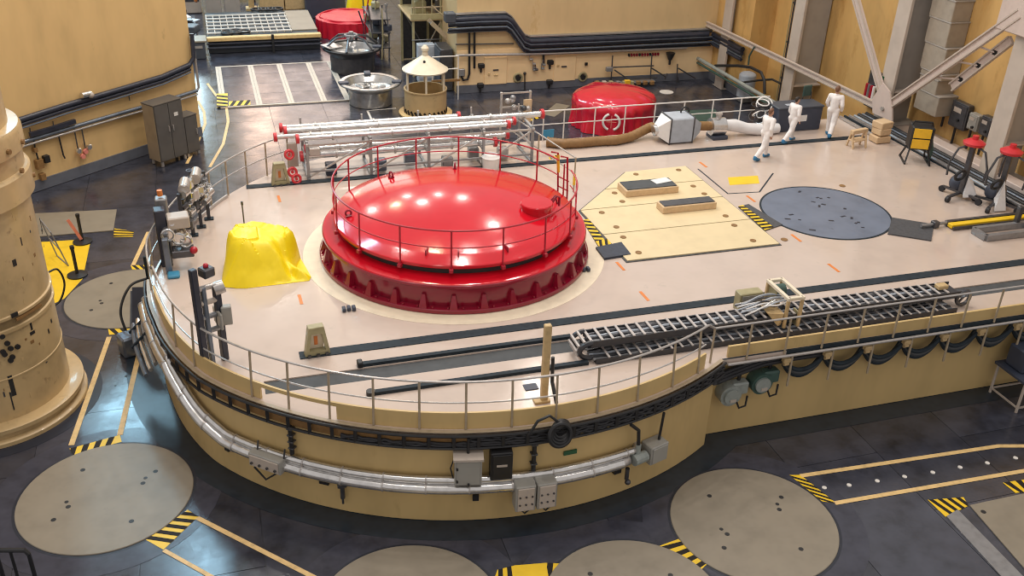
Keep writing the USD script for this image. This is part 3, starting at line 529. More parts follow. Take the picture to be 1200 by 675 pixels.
part(t, 'cable', tube([c - s * .5 + V3(0, 0, .3), c - s * .55 + V3(0, 0, .75), c - s * .8 + V3(0, 0, 1.0)], .04), 'black', 30); part(t, 'cable', tube([c + s * .1 + V3(0, 0, .25), c + s * .15 + V3(0, 0, .95)], .03), 'black', 30)
part(t, 'valve', [cyl(c - s * .75 + V3(0, 0, -.2), c - s * .75 + V3(0, 0, -.5), .05, n=8), ball(c - s * .75 + V3(0, 0, -.55) + o * .05, .07, 1)], 'steel_dark', 30); part(t, 'hook_cable', tube([c + s * .05 + V3(0, 0, -.24), c + s * .08 + V3(0, 0, -.36), c + s * .16 + V3(0, 0, -.24)], .02), 'black', 30)
def small_plate(name, label, cat_, a, z, w, h, mt, d=.03):
    c = pol(a, d / 2, z); ra = math.radians(a); single(name, frame_box(c, V3(math.cos(ra), math.sin(ra), 0), V3(-math.sin(ra), math.cos(ra), 0), V3(0, 0, 1), (d, w, h)), mt, label, cat_)
small_plate('escape_sign', 'small dark green sign plate on the curved wall', 'sign', 272.9, 1.57, .30, .10, 'green_sign')
small_plate('socket_plate', 'small black socket under the pipes in the middle of the curved wall', 'socket', 259.0, .70, .13, .16, 'black', .08)
small_plate('socket_plate', 'small black plate low on the curved wall beneath the valve box', 'socket', 236.6, .72, .22, .08, 'black', .05)
small_plate('socket_plate', 'small black knob on the lower left of the curved wall', 'socket', 219.0, .72, .13, .13, 'black', .08)
small_plate('socket_plate', 'small black clamp at the right end of the silver pipes', 'socket', 281.0, .75, .18, .12, 'black', .1)
c = pol(239.6, .08, .6); single('tap', [cyl(c + V3(0, 0, -.15), c + V3(0, 0, .2), .05, n=10), cyl(c + V3(0, 0, -.3), c + V3(0, 0, -.15), .025, n=8), bev(c + V3(0, 0, .2), (.2, .12, .1), .02)], 'steel_dark', 'small dark tap on the curved wall below the silver pipe', 'tap', 30)
for a, z0, z1, lb in [(232.0, 1.35, DZ - .3, 'black drop cable from the tray to the long grey valve box'), (267.2, 1.1, DZ - .3, 'black drop cable from the tray to the joined grey pipe boxes')]:
    t = thing('drop_cable', lb, 'cable', pol(a, .1, z0)); part(t, 'cable', tube([pol(a, .09, z) for z in np.linspace(z0, z1, 6)], .05, 8), 'black', 30)
    for z in np.linspace(z0 + .15, z1 - .1, 4): part(t, 'clip', bev(pol(a, .07, z), (.14, .14, .04), .01, math.radians(a)), 'steel_dark')
# pumps on the straight wall
for (x, z, lb, m1, big) in [(5.05, 1.35, 'pale grey round pump unit on the wall where it turns straight', 'pump_grey', True), (5.85, 1.55, 'dark green pump unit on the straight wall under the cables', 'green_dark', False)]:
    t = thing('pump_unit', lb, 'pump', (x, -6.9, z)); c = V3(x, -6.72, z)
    part(t, 'housing', [cyl(c + V3(-.05, .02, -.05), c + V3(-.05, -.30, -.05), .28, n=22), bev(c + V3(.2, -.14, .08), (.45, .26, .34), .04)], m1, 30)
    part(t, 'cover', cyl(c + V3(-.05, -.30, -.05), c + V3(-.05, -.36, -.05), .2, n=18), 'pump_grey', 30)
    part(t, 'conduit', tube([c + V3(.2, -.1, .2), c + V3(.22, -.1, .5), c + V3(.2, -.1, .7)], .045), 'black', 30)
    part(t, 'loop_cable', tube([c + V3(.1, -.3, -.2), c + V3(.2, -.32, -.42), c + V3(.38, -.3, -.4), c + V3(.42, -.25, -.15)], .025), 'black', 30)
    part(t, 'label_plate', box(c + V3(-.02, -.37, -.15), (.16, .01, .08)), 'column_light')
# festoon of cable loops under the ledge
fest = thing('festoon_cable', 'row of dark cable loops hanging on trolleys under the straight railing', 'cable', (12, -6.95, 2))
xs = np.arange(6.3, 19.4, 1.12)
part(fest, 'track', bev(((6.0 + 19.4) / 2, -6.92, DZ - .19), (13.4, .07, .08), .01), 'rail_grey')
for k, x in enumerate(xs):
    part(fest, 'trolley', [bev((x, -7.06, DZ - .25), (.20, .14, .12), .02), cyl((x - .06, -7.06, DZ - .35), (x + .06, -7.06, DZ - .35), .06, n=10)], 'wood_tan', 30)
    part(fest, 'hanger', bar((x + .12, -7.10, DZ - .15), (x + .12, -7.12, DZ - .98), .05, .03), 'rail_tan')
    if k < len(xs) - 1:
        for j in range(3):
            x1 = xs[k + 1]; L = [V3(x + (x1 - x) * u, -6.92 - .03 * j, DZ - .28 - (.56 - .09 * j) * (1 - (2 * u - 1) ** 2) ** .8) for u in np.linspace(0, 1, 15)]
            part(fest, 'cable_loop', tube(L, .075 - .01 * j, 8), 'slot_dark' if j != 1 else 'trench_grey', 40)

# ================================================================== THINGS ON THE DECK
# yellow tarpaulin heap
def drape(cx, cy, z0, rx, ry, h, seed, n=90, power=3.2, wob=.07, fold=.10, top=None, lean=(0, 0)):
    g = np.linspace(0, 1, n // 2); A = np.linspace(0, 2 * PI, n, endpoint=False); v = []
    for u in g:
        for a in A:
            c, s = math.cos(a), math.sin(a); q = (abs(c) ** power + abs(s) ** power) ** (-1 / power)
            w = 1 + wob * (meshkit.noise(np.array([c * 2 + 5, s * 2 + 5, seed + 0.0])) - .5) * 2
            rr_ = min(u / .55, 1) * .72 + max(u - .55, 0) / .45 * .28; z = h if u < .55 else h * (1 - ((u - .55) / .45) ** 1.25)
            fd = math.sin(a * 11 + 3 * meshkit.noise(np.array([c * 1.5, s * 1.5, seed + 7.0]))) * fold * max(u - .45, 0) / .55
            v.append((c * q * rx * w * (rr_ + fd * .5) , s * q * ry * w * (rr_ + fd * .5), z))
    v = np.array(v); N = meshkit.fbm(np.c_[v[:, 0] * 1.7, v[:, 1] * 1.7, np.full(len(v), seed + .5)], 4, seed) - .5
    f_ = np.clip(v[:, 2] / h, 0, 1); v[:, 2] += N * h * .35 * f_
    if top is not None: v[:, 2] *= np.array([top(x / rx, y / ry) for x, y in v[:, :2]])
    v[:, 2] = np.maximum(v[:, 2], .004); v[:, 0] += lean[0] * f_; v[:, 1] += lean[1] * f_
    f = []
    for k in range(len(g) - 1):
        i = np.arange(n); j = (i + 1) % n; f += [np.c_[k * n + i, (k + 1) * n + i, (k + 1) * n + j], np.c_[k * n + i, (k + 1) * n + j, k * n + j]]
    return v + [cx, cy, z0], np.vstack(f)
def tarp():
    from scipy.spatial import Delaunay, cKDTree
    out = [(-6.30, -.82), (-5.95, -.98), (-5.7, -1.04), (-5.0, -.98), (-4.6, -.92), (-4.12, -1.0), (-4.05, -.80), (-4.4, -.30), (-4.2, .35), (-4.3, .85), (-4.8, 1.1), (-5.4, 1.15), (-5.9, .95), (-6.1, .45), (-6.25, -.1)]
    g = Polygon(out); b = np.array(g.exterior.segmentize(.05).coords)[:-1]
    X, Y = np.meshgrid(np.arange(-6.6, -3.8, .04), np.arange(-1.2, 1.4, .04)); p = np.c_[X.ravel(), Y.ravel()]
    p = np.array([q for q in p if g.contains(Point(q)) and g.exterior.distance(Point(q)) > .03]); p = np.vstack([b, p]); d = np.array([g.exterior.distance(Point(q)) for q in p])
    front = np.clip((.25 - p[:, 1]) / 1.0, 0, 1); w = .22 + .95 * front; e = np.clip(d / w, 0, 1); e = 1 - (1 - e) ** (1.9 + .5 * (1 - front))
    H = .96 - .13 * np.clip(p[:, 0] + 5.2, 0, 2) - .10 * np.clip(-p[:, 0] - 5.7, 0, 1)
    r = np.random.default_rng(5); c = np.c_[r.uniform(-6.5, -3.9, 26), r.uniform(-1.2, 1.3, 26)]; hgt = r.uniform(-.12, .13, 26)   # flat facets between sharp folds, as sheet plastic lies
    dd, ii = cKDTree(c).query(p, k=3); wgt = 1 / (dd + .04) ** 3; fac = (hgt[ii] * wgt).sum(1) / wgt.sum(1); crease = np.exp(-((dd[:, 1] - dd[:, 0]) / .05) ** 2)
    q = np.c_[p * [1.4, 1.0], np.zeros(len(p))]; n1 = meshkit.fbm(q + 3, 3, 5) - .5
    z = H * e * (1 + .22 * n1) + e * (fac * .9 + .035 * crease * np.sign(hgt[ii[:, 0]]))
    z -= .26 * np.exp(-((p[:, 0] + 4.62 + .35 * (p[:, 1] + .5)) / .12) ** 2) * np.clip(d * 4, 0, 1) * front
    z = np.maximum(z, .006) * (d > 0) + .006
    return np.c_[p, z + DZ], Delaunay(p).simplices
single('yellow_tarpaulin', tarp(), 'plastic_yellow', 'crumpled bright yellow tarpaulin heaped over something on the pink deck', 'tarpaulin', 32)
p = at(291, 268, DZ + .4); single('marker_rod', [cyl((-5.55, 1.2, DZ), (-5.55, 1.2, 3.75), .018, n=8), bev((-5.55, 1.2, 3.78), (.06, .06, .10), .01)], 'steel_dark', 'thin dark rod standing behind the yellow tarpaulin', 'rod')
def stop_frame(x, y, rz, lb):
    t = thing('rail_stop_frame', lb, 'stop', (x, y, DZ)); ORG[t] = np.zeros(3)
    out = Polygon([(-.29, 0), (.29, 0), (.18, .70), (-.18, .70)]).difference(Polygon([(-.19, .12), (.19, .12), (.115, .57), (-.115, .57)]))
    v, f = prism(out, -.09, .09); v = np.c_[v[:, 0], v[:, 2], v[:, 1]]; part(t, 'frame', (rotz(v, rz), f[:, ::-1]), 'khaki')
    part(t, 'back_plate', (rotz(box((0, .08, .33), (.34, .015, .44))[0], rz), BF), 'deck_cream'); part(t, 'orange_label', (rotz(box((0, .065, .32), (.08, .015, .22))[0], rz), BF), 'orange')
    part(t, 'cap', (lambda q: (rotz(q[0], rz), q[1]))(bev((0, 0, .72), (.35, .20, .05), .01)), 'khaki')
    for s in (-.2, 0, .2): part(t, 'foot_bolt', (rotz(box((s, -.12, .03), (.07, .07, .06))[0], rz), BF), 'steel_dark')
stop_frame(-4.35, -4.53, .1, 'khaki trapezoid rail stop with an orange label on the near rail'); stop_frame(-4.25, 5.6, .1, 'khaki trapezoid rail stop on the far rail, beside the pipe rack')

# energy chain, folded in two runs
ch = thing('energy_chain', 'long dark folded energy chain with pale cross bars lying beside the near rail', 'cable chain', (6.5, -5.8, DZ))
UZ, UY, UW, LZ, LY, LW_ = 2.86, -6.0, .52, 2.48, -6.22, .56
X0, X1, PIT = 1.62, 11.75, .262
for s, nm in ((-1, 'side_plate'), (1, 'side_plate')):
    part(ch, nm, box(((X0 + X1) / 2, UY + s * UW / 2, UZ - .07), (X1 - X0, .03, .17)), 'chain_dark'); part(ch, nm, box(((X0 + X1) / 2 - .1, LY + s * LW_ / 2, LZ - .02), (X1 - X0 - .3, .03, .17)), 'chain_dark')
    a_ = np.linspace(PI / 2, 3 * PI / 2, 14); part(ch, 'bend_plate', tube([(X0 + .30 * math.cos(a), UY - .06 + s * UW / 2, 2.68 + .20 * math.sin(a)) for a in a_], .06, 6), 'chain_dark', 40)
for k in range(int((X1 - X0) / PIT)):
    x = X0 + k * PIT; part(ch, 'cross_bar', box((x, UY, UZ + .025), (.06, UW + .03, .025)), 'chain_light')
    if x > X0 + .1 and x < X1 - .5: part(ch, 'cross_bar', box((x + .1, LY, LZ + .075), (.05, LW_ + .03, .022)), 'chain_light')
for k in range(1, 6):
    a = PI / 2 + k * PI / 6; part(ch, 'bend_bar', bar((X0 + .36 * math.cos(a), UY - .04 - UW / 2, 2.68 + .24 * math.sin(a)), (X0 + .36 * math.cos(a), UY - .04 + UW / 2, 2.68 + .24 * math.sin(a)), .05, .05), 'chain_light')
part(ch, 'cable_bed', box(((X0 + X1) / 2, UY, UZ - .1), (X1 - X0, UW - .04, .06)), 'chain_dark'); part(ch, 'cable_bed', box(((X0 + X1) / 2 - .1, LY, LZ - .05), (X1 - X0 - .3, LW_ - .04, .05)), 'chain_dark')
for j in range(5):
    for (y, z, w) in ((UY, UZ - .04, UW), (LY, LZ + .0, LW_)):
        P = [V3(x, y - w / 2 + .09 + j * .11 + .02 * math.sin(x * 3 + j * 2), z + .02 * math.sin(x * 5 + j)) for x in np.arange(X0, X1 - .3, .2)]
        part(ch, 'cable', tube(P, .034 + .008 * (j % 2), 6), ['steel_grey', 'chain_dark', 'grey_blue', 'steel_dark', 'steel_grey'][j], 40)
part(ch, 'end_wheel', [torus((11.85, UY - .25, 2.66), .2, .05, (0, 1, 0), 22, 8), bar((11.7, UY - .25, 2.5), (12.0, UY - .25, 2.85), .04, .04)], 'steel_dark', 30)
part(ch, 'end_bracket', bev((11.3, UY, UZ + .07), (.3, .2, .12), .02), 'wood_tan')
part('/World/energy_chain', 'guide_rail', box((6.8, -5.62, DZ + .08), (10.4, .05, .16)), 'trench_grey')
# the tan frame over the chain
fx0, fx1, fy0, fy1, fz = 6.57, 6.95, -6.34, -5.40, 3.36
t = thing('cable_gantry', 'cream box frame with a hopper and loose wires standing over the cable chain', 'frame', (6.75, -5.85, DZ))
for x in (fx0, fx1):
    for y in (fy0, fy1): b_ = 2.57 if y < -6 else DZ + .01; part(t, 'leg', bev((x, y, (b_ + fz) / 2), (.075, .075, fz - b_), .01), 'wood_tan')
    part(t, 'top_bar', bev((x, (fy0 + fy1) / 2, fz), (.085, fy1 - fy0 + .1, .085), .01), 'deck_cream')
for y in (fy0, fy1): part(t, 'top_bar', bev(((fx0 + fx1) / 2, y, fz), (fx1 - fx0, .085, .085), .01), 'deck_cream')
part(t, 'side_panel', box((fx0 + .03, -5.6, 3.1), (.03, .36, .42)), 'khaki'); part(t, 'side_panel', box((fx1, -6.2, 2.75), (.04, .24, .38)), 'khaki')
part(t, 'drum', cyl((6.64, -5.6, 3.2), (6.9, -5.6, 3.2), .15, n=20), 'green_dark', 30)
hp = trimesh.convex.convex_hull(np.array([(6.12, -6.25, 2.98), (6.5, -6.36, 2.98), (6.5, -5.95, 3.0), (6.12, -5.9, 3.0), (6.4, -6.33, 2.64), (6.5, -6.3, 2.64)])); part(t, 'hopper', (np.array(hp.vertices), np.array(hp.faces)), 'wood_tan')
for j in range(12):
    y0 = -5.72 - .045 * j; part(t, 'wire', tube(curve([V3(5.6 + .1 * math.sin(j * 2), y0 + .1, 2.95 + .03 * math.sin(j)), V3(5.8, y0, 3.04 + .04 * math.sin(j * 3)), V3(6.1, y0 + .03, 3.10 + .06 * math.sin(j * 1.3)), V3(6.4, y0 + .02, 3.15 + .06 * math.sin(j * 1.7)), V3(6.75, -5.75 - .03 * j, 3.14)], 4), .02, 6), ['silver', 'grey_blue', 'steel_dark', 'white'][j % 4], 40)
t2 = thing('terminal_box', 'olive grey box behind the cream frame on the deck', 'box', (6.35, -5.0, DZ)); part(t2, 'case', bev((6.35, -5.0, DZ + .25), (.65, .3, .5), .02), 'khaki'); part(t2, 'door', bev((6.35, -5.16, DZ + .25), (.55, .02, .4), .005), 'grey_box')
# pipe rack behind the red cover
rk = thing('pipe_rack', 'grey steel rack carrying silver pipes with red end caps behind the red cover', 'pipe rack', (0, 6.6, DZ))
fX = [-3.35, -1.35, .55, 2.4, 4.1]; ry0, ry1, rz_ = 5.75, 7.25, 3.72
for x in fX:
    for y in (ry0, ry1): part(rk, 'upright', bev((x, y, (DZ + .03 + rz_) / 2), (.09, .09, rz_ - DZ - .03), .01), 'steel_grey')
    part(rk, 'cross_arm', bev((x, (ry0 + ry1) / 2, rz_ - .1), (.08, ry1 - ry0 + .25, .09), .01), 'rail_grey'); part(rk, 'cross_arm', bev((x, (ry0 + ry1) / 2, 3.0), (.07, ry1 - ry0, .08), .01), 'rail_grey'); part(rk, 'foot_beam', bev((x, (ry0 + ry1) / 2, DZ + .04), (.1, ry1 - ry0 + .1, .08), .01), 'steel_grey')
    part(rk, 'stop_tip', cyl((x, ry1 + .12, rz_ - .1), (x, ry1 + .12, rz_ + .22), .035, n=8), 'rail_grey')
for a, b in zip(fX[:-1], fX[1:]):
    part(rk, 'brace', bar((a, ry0, DZ + .1), (b, ry0, 3.55), .05, .05), 'rail_grey'); part(rk, 'long_rail', bar((a, ry0, rz_ - .15), (b, ry0, rz_ - .15), .06, .06), 'rail_grey'); part(rk, 'long_rail', bar((a, ry0, DZ + .3), (b, ry0, DZ + .3), .06, .06), 'steel_grey')
for (x0, x1, y, z, r_) in [(-4.0, 1.9, 7.15, 3.72, .085), (-3.9, 4.75, 6.75, 3.74, .10), (-4.25, 3.6, 6.3, 3.72, .075), (-3.6, 3.3, 5.95, 3.74, .08), (-3.5, 2.9, 6.1, 3.10, .10), (-3.3, 3.5, 6.7, 3.10, .085)]:
    pth = part(rk, 'pipe', cyl((x0, y, z), (x1, y, z), r_, n=16), 'silver', 30)
    for xx in (x0, x1): part(pth, 'end_cap', [cyl((xx - .05, y, z), (xx + .05, y, z), r_ + .07, n=16)], 'red_cap', 30)
    for xx in np.arange(x0 + 1.1, x1 - .5, 1.9): part(pth, 'flange', cyl((xx - .03, y, z), (xx + .03, y, z), r_ + .035, n=16), 'rail_grey', 30)
for (x, y, z) in [(-3.9, 5.9, 3.3), (-3.85, 5.8, 2.75), (-3.75, 5.7, 2.55)]: part(rk, 'valve_wheel', [torus((x, y - .1, z), .13, .045, (.3, -1, .4), 18, 8), cyl((x, y - .12, z), (x, y + .15, z), .05, n=8)], 'red_cap', 30)
part(rk, 'control_panel', bev((-3.75, 6.3, 3.1), (.3, .12, .8), .02), 'column_light'); part(rk, 'control_panel', bev((-3.1, 6.0, 3.3), (.35, .3, .25), .02), 'rail_grey')
for (x, y, z) in [(-2.6, 6.1, 2.62), (-1.0, 6.0, 2.66), (.0, 6.2, 2.7), (1.2, 5.9, 2.6), (2.2, 6.3, 2.7), (3.2, 6.2, 2.66)]: part(rk, 'equipment_block', bev((x, y, z), (.35, .3, .4), .03), rnd.choice(['steel_grey', 'dark_blue_box', 'rail_grey', 'pipe_blue']))
p = at(575, 197); t = thing('plastic_bin', 'small white rounded bin behind the rim of the red cover', 'bin', p); part(t, 'body', lathe([(0, p[2]), (.27, p[2]), (.30, p[2] + .4), (.22, p[2] + .5), (0, p[2] + .54)], p[:2], 20), 'white', 40); part(t, 'rim', torus(p + V3(0, 0, .4), .30, .02), 'white', 30)

# instrument racks on the left edge
def valve_rack(lb, a0, a1, hgt, seed):
    r = random.Random(seed); p0, p1 = pol(a0, -.35, DZ), pol(a1, -.35, DZ); t = thing('valve_rack', lb, 'valve rack', (p0 + p1) / 2); d = (p1 - p0) / np.linalg.norm(p1 - p0); L = np.linalg.norm(p1 - p0); nn = V3(-d[1], d[0], 0)
    for u in np.linspace(0, 1, 4): q = p0 + d * L * u; part(t, 'leg', bev(q + V3(0, 0, hgt / 2), (.09, .09, hgt), .01, r.random()), 'pipe_navy'); part(t, 'foot_plate', bev(q + V3(0, 0, .02), (.26, .2, .04), .01), 'slot_dark')
    for z in (.55, .95, hgt - .1): part(t, 'rail', bar(p0 + V3(0, 0, z), p1 + V3(0, 0, z), .06, .06), 'rail_grey')
    for k in range(26):
        q = p0 + d * L * r.uniform(.02, .98) + V3(0, 0, r.uniform(.5, hgt)) + nn * r.uniform(-.2, .2)
        part(t, 'valve', [cyl(q - d * .16, q + d * .16, r.uniform(.05, .11), n=12), cyl(q, q + V3(0, 0, .22), .035, n=8), torus(q + V3(0, 0, .23), .08, .02, n=14, k=6)], r.choice(['silver', 'steel_grey', 'pipe_blue', 'steel_dark', 'silver']), 30)
    for k in range(7): q = p0 + d * L * r.uniform(.02, .98) + V3(0, 0, r.uniform(.5, hgt)) + nn * r.uniform(-.15, .15); part(t, 'housing', bev(q, (.22, .2, .28), .03, r.uniform(0, 3)), r.choice(['silver', 'steel_dark', 'pipe_navy', 'rail_grey']))
    for u in (.3, .75): q = p0 + d * L * u + V3(0, 0, hgt + .06); part(t, 'camera_cylinder', [cyl(q - d * .28 - nn * .1, q + d * .28 + nn * .1, .15, n=18)], 'rail_grey', 30); part(t, 'lens_end', cyl(q - d * .30 - nn * .107, q - d * .27 - nn * .1, .12, n=18), 'black', 30)
    part(t, 'name_plate', frame_box(p0 + d * L * .5 + nn * .12 + V3(0, 0, hgt - .35), d, nn, V3(0, 0, 1), (.28, .02, .32)), 'white')
    return t
valve_rack('grey rack of silver valves on dark legs at the left rear of the platform', 152, 165, 1.5, 4)
c0 = pol(174, -.3, DZ); t = thing('instrument_cabinet', 'dark blue instrument stand with a cream box and silver dials at the left edge', 'instrument', c0)
part(t, 'stand', bev(c0 + V3(-.05, 0, .8), (.28, .34, 1.6), .02, .1), 'pipe_navy'); part(t, 'cream_box', bev(c0 + V3(.38, -.05, 1.25), (.55, .45, .32), .03, .1), 'column_light')
for (dx, dy, dz_) in [(.35, -.2, .85), (.1, -.25, 1.0), (.5, -.1, .7)]: part(t, 'dial', [cyl(c0 + V3(dx, dy - .1, dz_), c0 + V3(dx, dy + .12, dz_), .16, n=18), torus(c0 + V3(dx, dy - .11, dz_), .15, .03, (0, 1, 0))], 'silver', 30)
for k in range(12): r_ = random.Random(60 + k); q = c0 + V3(r_.uniform(-.05, .6), r_.uniform(-.3, .3), r_.uniform(.6, 1.2)); part(t, 'fitting', [cyl(q, q + V3(r_.uniform(-.2, .2), r_.uniform(-.2, .2), .12), .06, n=10)], r_.choice(['silver', 'steel_dark', 'rail_grey']), 30)
part(t, 'side_box', bev(c0 + V3(.4, -.25, .45), (.55, .4, .2), .02), 'steel_dark'); part(t, 'red_knob', ball(c0 + V3(.68, -.45, .55), .10, 2), 'rail_red', 30); part(t, 'blue_foot', bev(c0 + V3(.12, -.75, .05), (.3, .3, .1), .03), 'blue_tag')
part(t, 'lower_leg', bev(c0 + V3(.02, -.55, .5), (.16, .16, 1.0), .02), 'pipe_blue'); part(t, 'orange_lamp', cyl(c0 + V3(.0, .5, 1.75), c0 + V3(.0, .5, 1.9), .07, n=10), 'orange', 30); part(t, 'grey_column', bev(c0 + V3(0, .5, .85), (.3, .3, 1.7), .03), 'steel_grey')
p0, p1 = at(242, 434), at(264, 421)
t = thing('detector_frame', 'dark two-post frame with a round lamp and pipes at the left near edge', 'frame', (p0 + p1) / 2)
for q, h in ((p0, 2.5), (p1, 1.85)): part(t, 'post', bev(q + V3(0, 0, h / 2), (.15, .13, h), .015, .6), 'pipe_navy')
part(t, 'post', bev(p0 + V3(.15, .10, 1.0), (.10, .10, 2.0), .015, .6), 'pipe_blue')
dv = (p1 - p0) / np.linalg.norm(p1 - p0)
for z, mt in ((2.0, 'rail_grey'), (1.65, 'column_light'), (1.3, 'steel_grey'), (.95, 'steel_grey')): part(t, 'cross_pipe', cyl(p0 + V3(0, 0, z), p1 + V3(0, 0, z - .1), .06, n=12), mt, 30)
part(t, 'lamp_head', [cyl(p1 + V3(-.05, -.05, 1.82), p1 + V3(.16, .0, 1.86), .15, n=20)], 'rail_grey', 30); part(t, 'top_box', bev(p0 + dv * .35 + V3(0, 0, 2.3), (.28, .26, .22), .03, .6), 'steel_dark'); part(t, 'red_button', ball(p0 + dv * .35 + V3(0, 0, 2.44), .06, 1), 'rail_red', 30); part(t, 'side_box', bev(p1 + V3(.15, -.02, 1.15), (.22, .18, .45), .02), 'grey_box'); part(t, 'panel', bev(p0 + dv * .5 + V3(0, 0, 1.1), (.06, .5, .4), .02, .3), 'grey_box')

# air filter, hoses and fan
y0 = 6.75
hose = [at(q[0], q[1], DZ + .18) for q in [(641, 166), (660, 168), (680, 167), (700, 165), (722, 164), (745, 159), (762, 155)]]
hp_ = np.array(hose); hp_[:, 2] = DZ + .17; fp = np.linspace(0, len(hp_) - 1, 60); hp_ = np.stack([np.interp(fp, np.arange(len(hp_)), hp_[:, i]) for i in range(3)], 1)
hp_[-14:, 2] += np.linspace(0, .22, 14); hp_ = np.vstack([hp_, [[9.3, y0, DZ + .42]]])
t = thing('air_hose', 'long brown ribbed air hose lying along the back edge of the deck', 'hose', hp_[0]); part(t, 'hose', tube(hp_, [.165 + .012 * (i % 2) for i in range(len(hp_))], 12), 'hose_brown', 60); part(t, 'cuff', tube([hp_[0], hp_[1]], .19, 12), 'hose_brown', 40)
t = thing('filter_unit', 'grey boxy air filter with tapered ends between the brown hoses', 'filter', (9.9, y0, DZ))
def loft(a, b): # two quads
    h = trimesh.convex.convex_hull(np.vstack([a, b])); return np.array(h.vertices), np.array(h.faces)
sq = lambda x, w, z0, z1: np.array([(x, y0 + s * w / 2, z) for s in (-1, 1) for z in (z0, z1)])
part(t, 'casing', bev((9.95, y0, DZ + .5), (.95, .85, .92), .04), 'grey_blue'); part(t, 'inlet_taper', loft(sq(9.48, .84, DZ + .06, DZ + .94), sq(9.12, .34, DZ + .28, DZ + .62)), 'white'); part(t, 'outlet_taper', loft(sq(10.42, .84, DZ + .06, DZ + .94), sq(10.82, .34, DZ + .32, DZ + .66)), 'grey_blue')
for x in (9.5, 10.4): part(t, 'edge_band', bev((x, y0, DZ + .5), (.05, .90, .97), .01), 'steel_dark')
part(t, 'handle', torus((10.3, y0 + .2, DZ + 1.0), .16, .03, (0, 1, 0)), 'black', 30); part(t, 'spigot', cyl((9.02, y0, DZ + .43), (9.15, y0, DZ + .45), .20, n=16), 'silver', 30)
t = thing('fan_unit', 'small round silver fan between the filter and the white hose', 'fan', (11.55, y0, DZ)); part(t, 'casing', [cyl((11.3, y0, DZ + .42), (11.85, y0, DZ + .42), .32, n=22)], 'silver', 30); part(t, 'inlet', cyl((10.8, y0, DZ + .48), (11.32, y0, DZ + .45), .17, n=14), 'hose_brown', 30)
part(t, 'motor', [cyl((11.6, y0, DZ + .7), (11.6, y0, DZ + .88), .1, n=12), cyl((11.6, y0, DZ + .86), (11.6, y0, DZ + .92), .13, n=12)], 'rail_grey', 30); part(t, 'foot', bev((11.6, y0 - .05, DZ + .07), (.6, .6, .14), .02), 'dark_blue_box')
wp = [V3(11.85, y0, DZ + .45), V3(12.3, y0, DZ + .40), V3(12.8, y0 - .03, DZ + .26), V3(13.3, y0 - .08, DZ + .2), V3(13.8, y0 - .1, DZ + .2), V3(14.1, y0 - .1, DZ + .2)]
single('white_hose', tube(wp, [.2, .23, .2, .22, .2, .18], 14), 'hose_white', 'white fabric hose running from the silver fan behind the left walking person', 'hose', 40)
# dark crate with a label, tangle of cables
t = thing('storage_crate', 'dark blue grey crate with a white label behind the two right persons', 'crate', (15.0, 7.1, DZ)); part(t, 'body', bev((15.0, 7.1, DZ + .45), (1.9, .8, .9), .03), 'dark_blue_box'); part(t, 'lid', bev((15.0, 7.1, DZ + .92), (1.96, .86, .07), .02), 'grey_blue_dark'); part(t, 'label', box((15.15, 6.695, DZ + .5), (.3, .01, .24)), 'white'); part(t, 'label', box((14.7, 7.0, DZ + .96), (.4, .2, .006)), 'grey_blue')
t = thing('cable_tangle', 'tangled silver and black cables piled beside the dark crate', 'cables', (13.9, 7.35, DZ))
for j in range(12):
    r = random.Random(j); part(t, 'cable', torus((13.75 + r.uniform(-.3, .3), 7.3 + r.uniform(-.2, .2), DZ + .35 + r.uniform(0, .7)), r.uniform(.15, .3), .025, (r.uniform(-1, 1), r.uniform(-1, 1), r.uniform(-1, 1)), 18, 6), r.choice(['silver', 'black', 'grey_blue', 'white']), 40)
part(t, 'stand', bev((13.8, 7.4, DZ + .45), (.5, .3, .9), .02), 'steel_dark')
t = thing('chair_back', 'dark folded chair standing on the crate side behind the right person', 'chair', (15.9, 7.6, DZ)); part(t, 'backrest', bev((15.75, 7.62, DZ + 1.25), (.42, .06, .42), .02, .2), 'green_dark'); part(t, 'leg', cyl((15.6, 7.62, DZ), (15.6, 7.62, DZ + 1.2), .02), 'steel_dark'); part(t, 'leg', cyl((15.95, 7.62, DZ), (15.95, 7.62, DZ + 1.2), .02), 'steel_dark')
# bench, blocks
p = at(1003, 172); t = thing('trestle', 'small cream wooden trestle on the deck near the right truss', 'trestle', p)
part(t, 'top_beam', bev(p + V3(0, 0, .6), (.75, .16, .14), .01, .2), 'wood_pale')
for sx in (-.27, .27):
    for sy in (-.2, .2): part(t, 'leg', bar(p + V3(sx, sy, 0), p + V3(sx, sy * .2, .56), .06, .06), 'wood_pale')
part(t, 'lower_board', bev(p + V3(0, 0, .28), (.6, .34, .05), .01, .2), 'wood_pale')
p = at(1030, 166); t = thing('wood_blocks', 'stack of cream wooden blocks under the foot of the right truss', 'blocks', p)
for j, (w, z) in enumerate([(.6, .14), (.5, .42), (.58, .66)]): part(t, 'block', bev(p + V3(.02 * j, .03 * j, z), (w, .5, .24), .02, .1 * j), 'wood_pale')
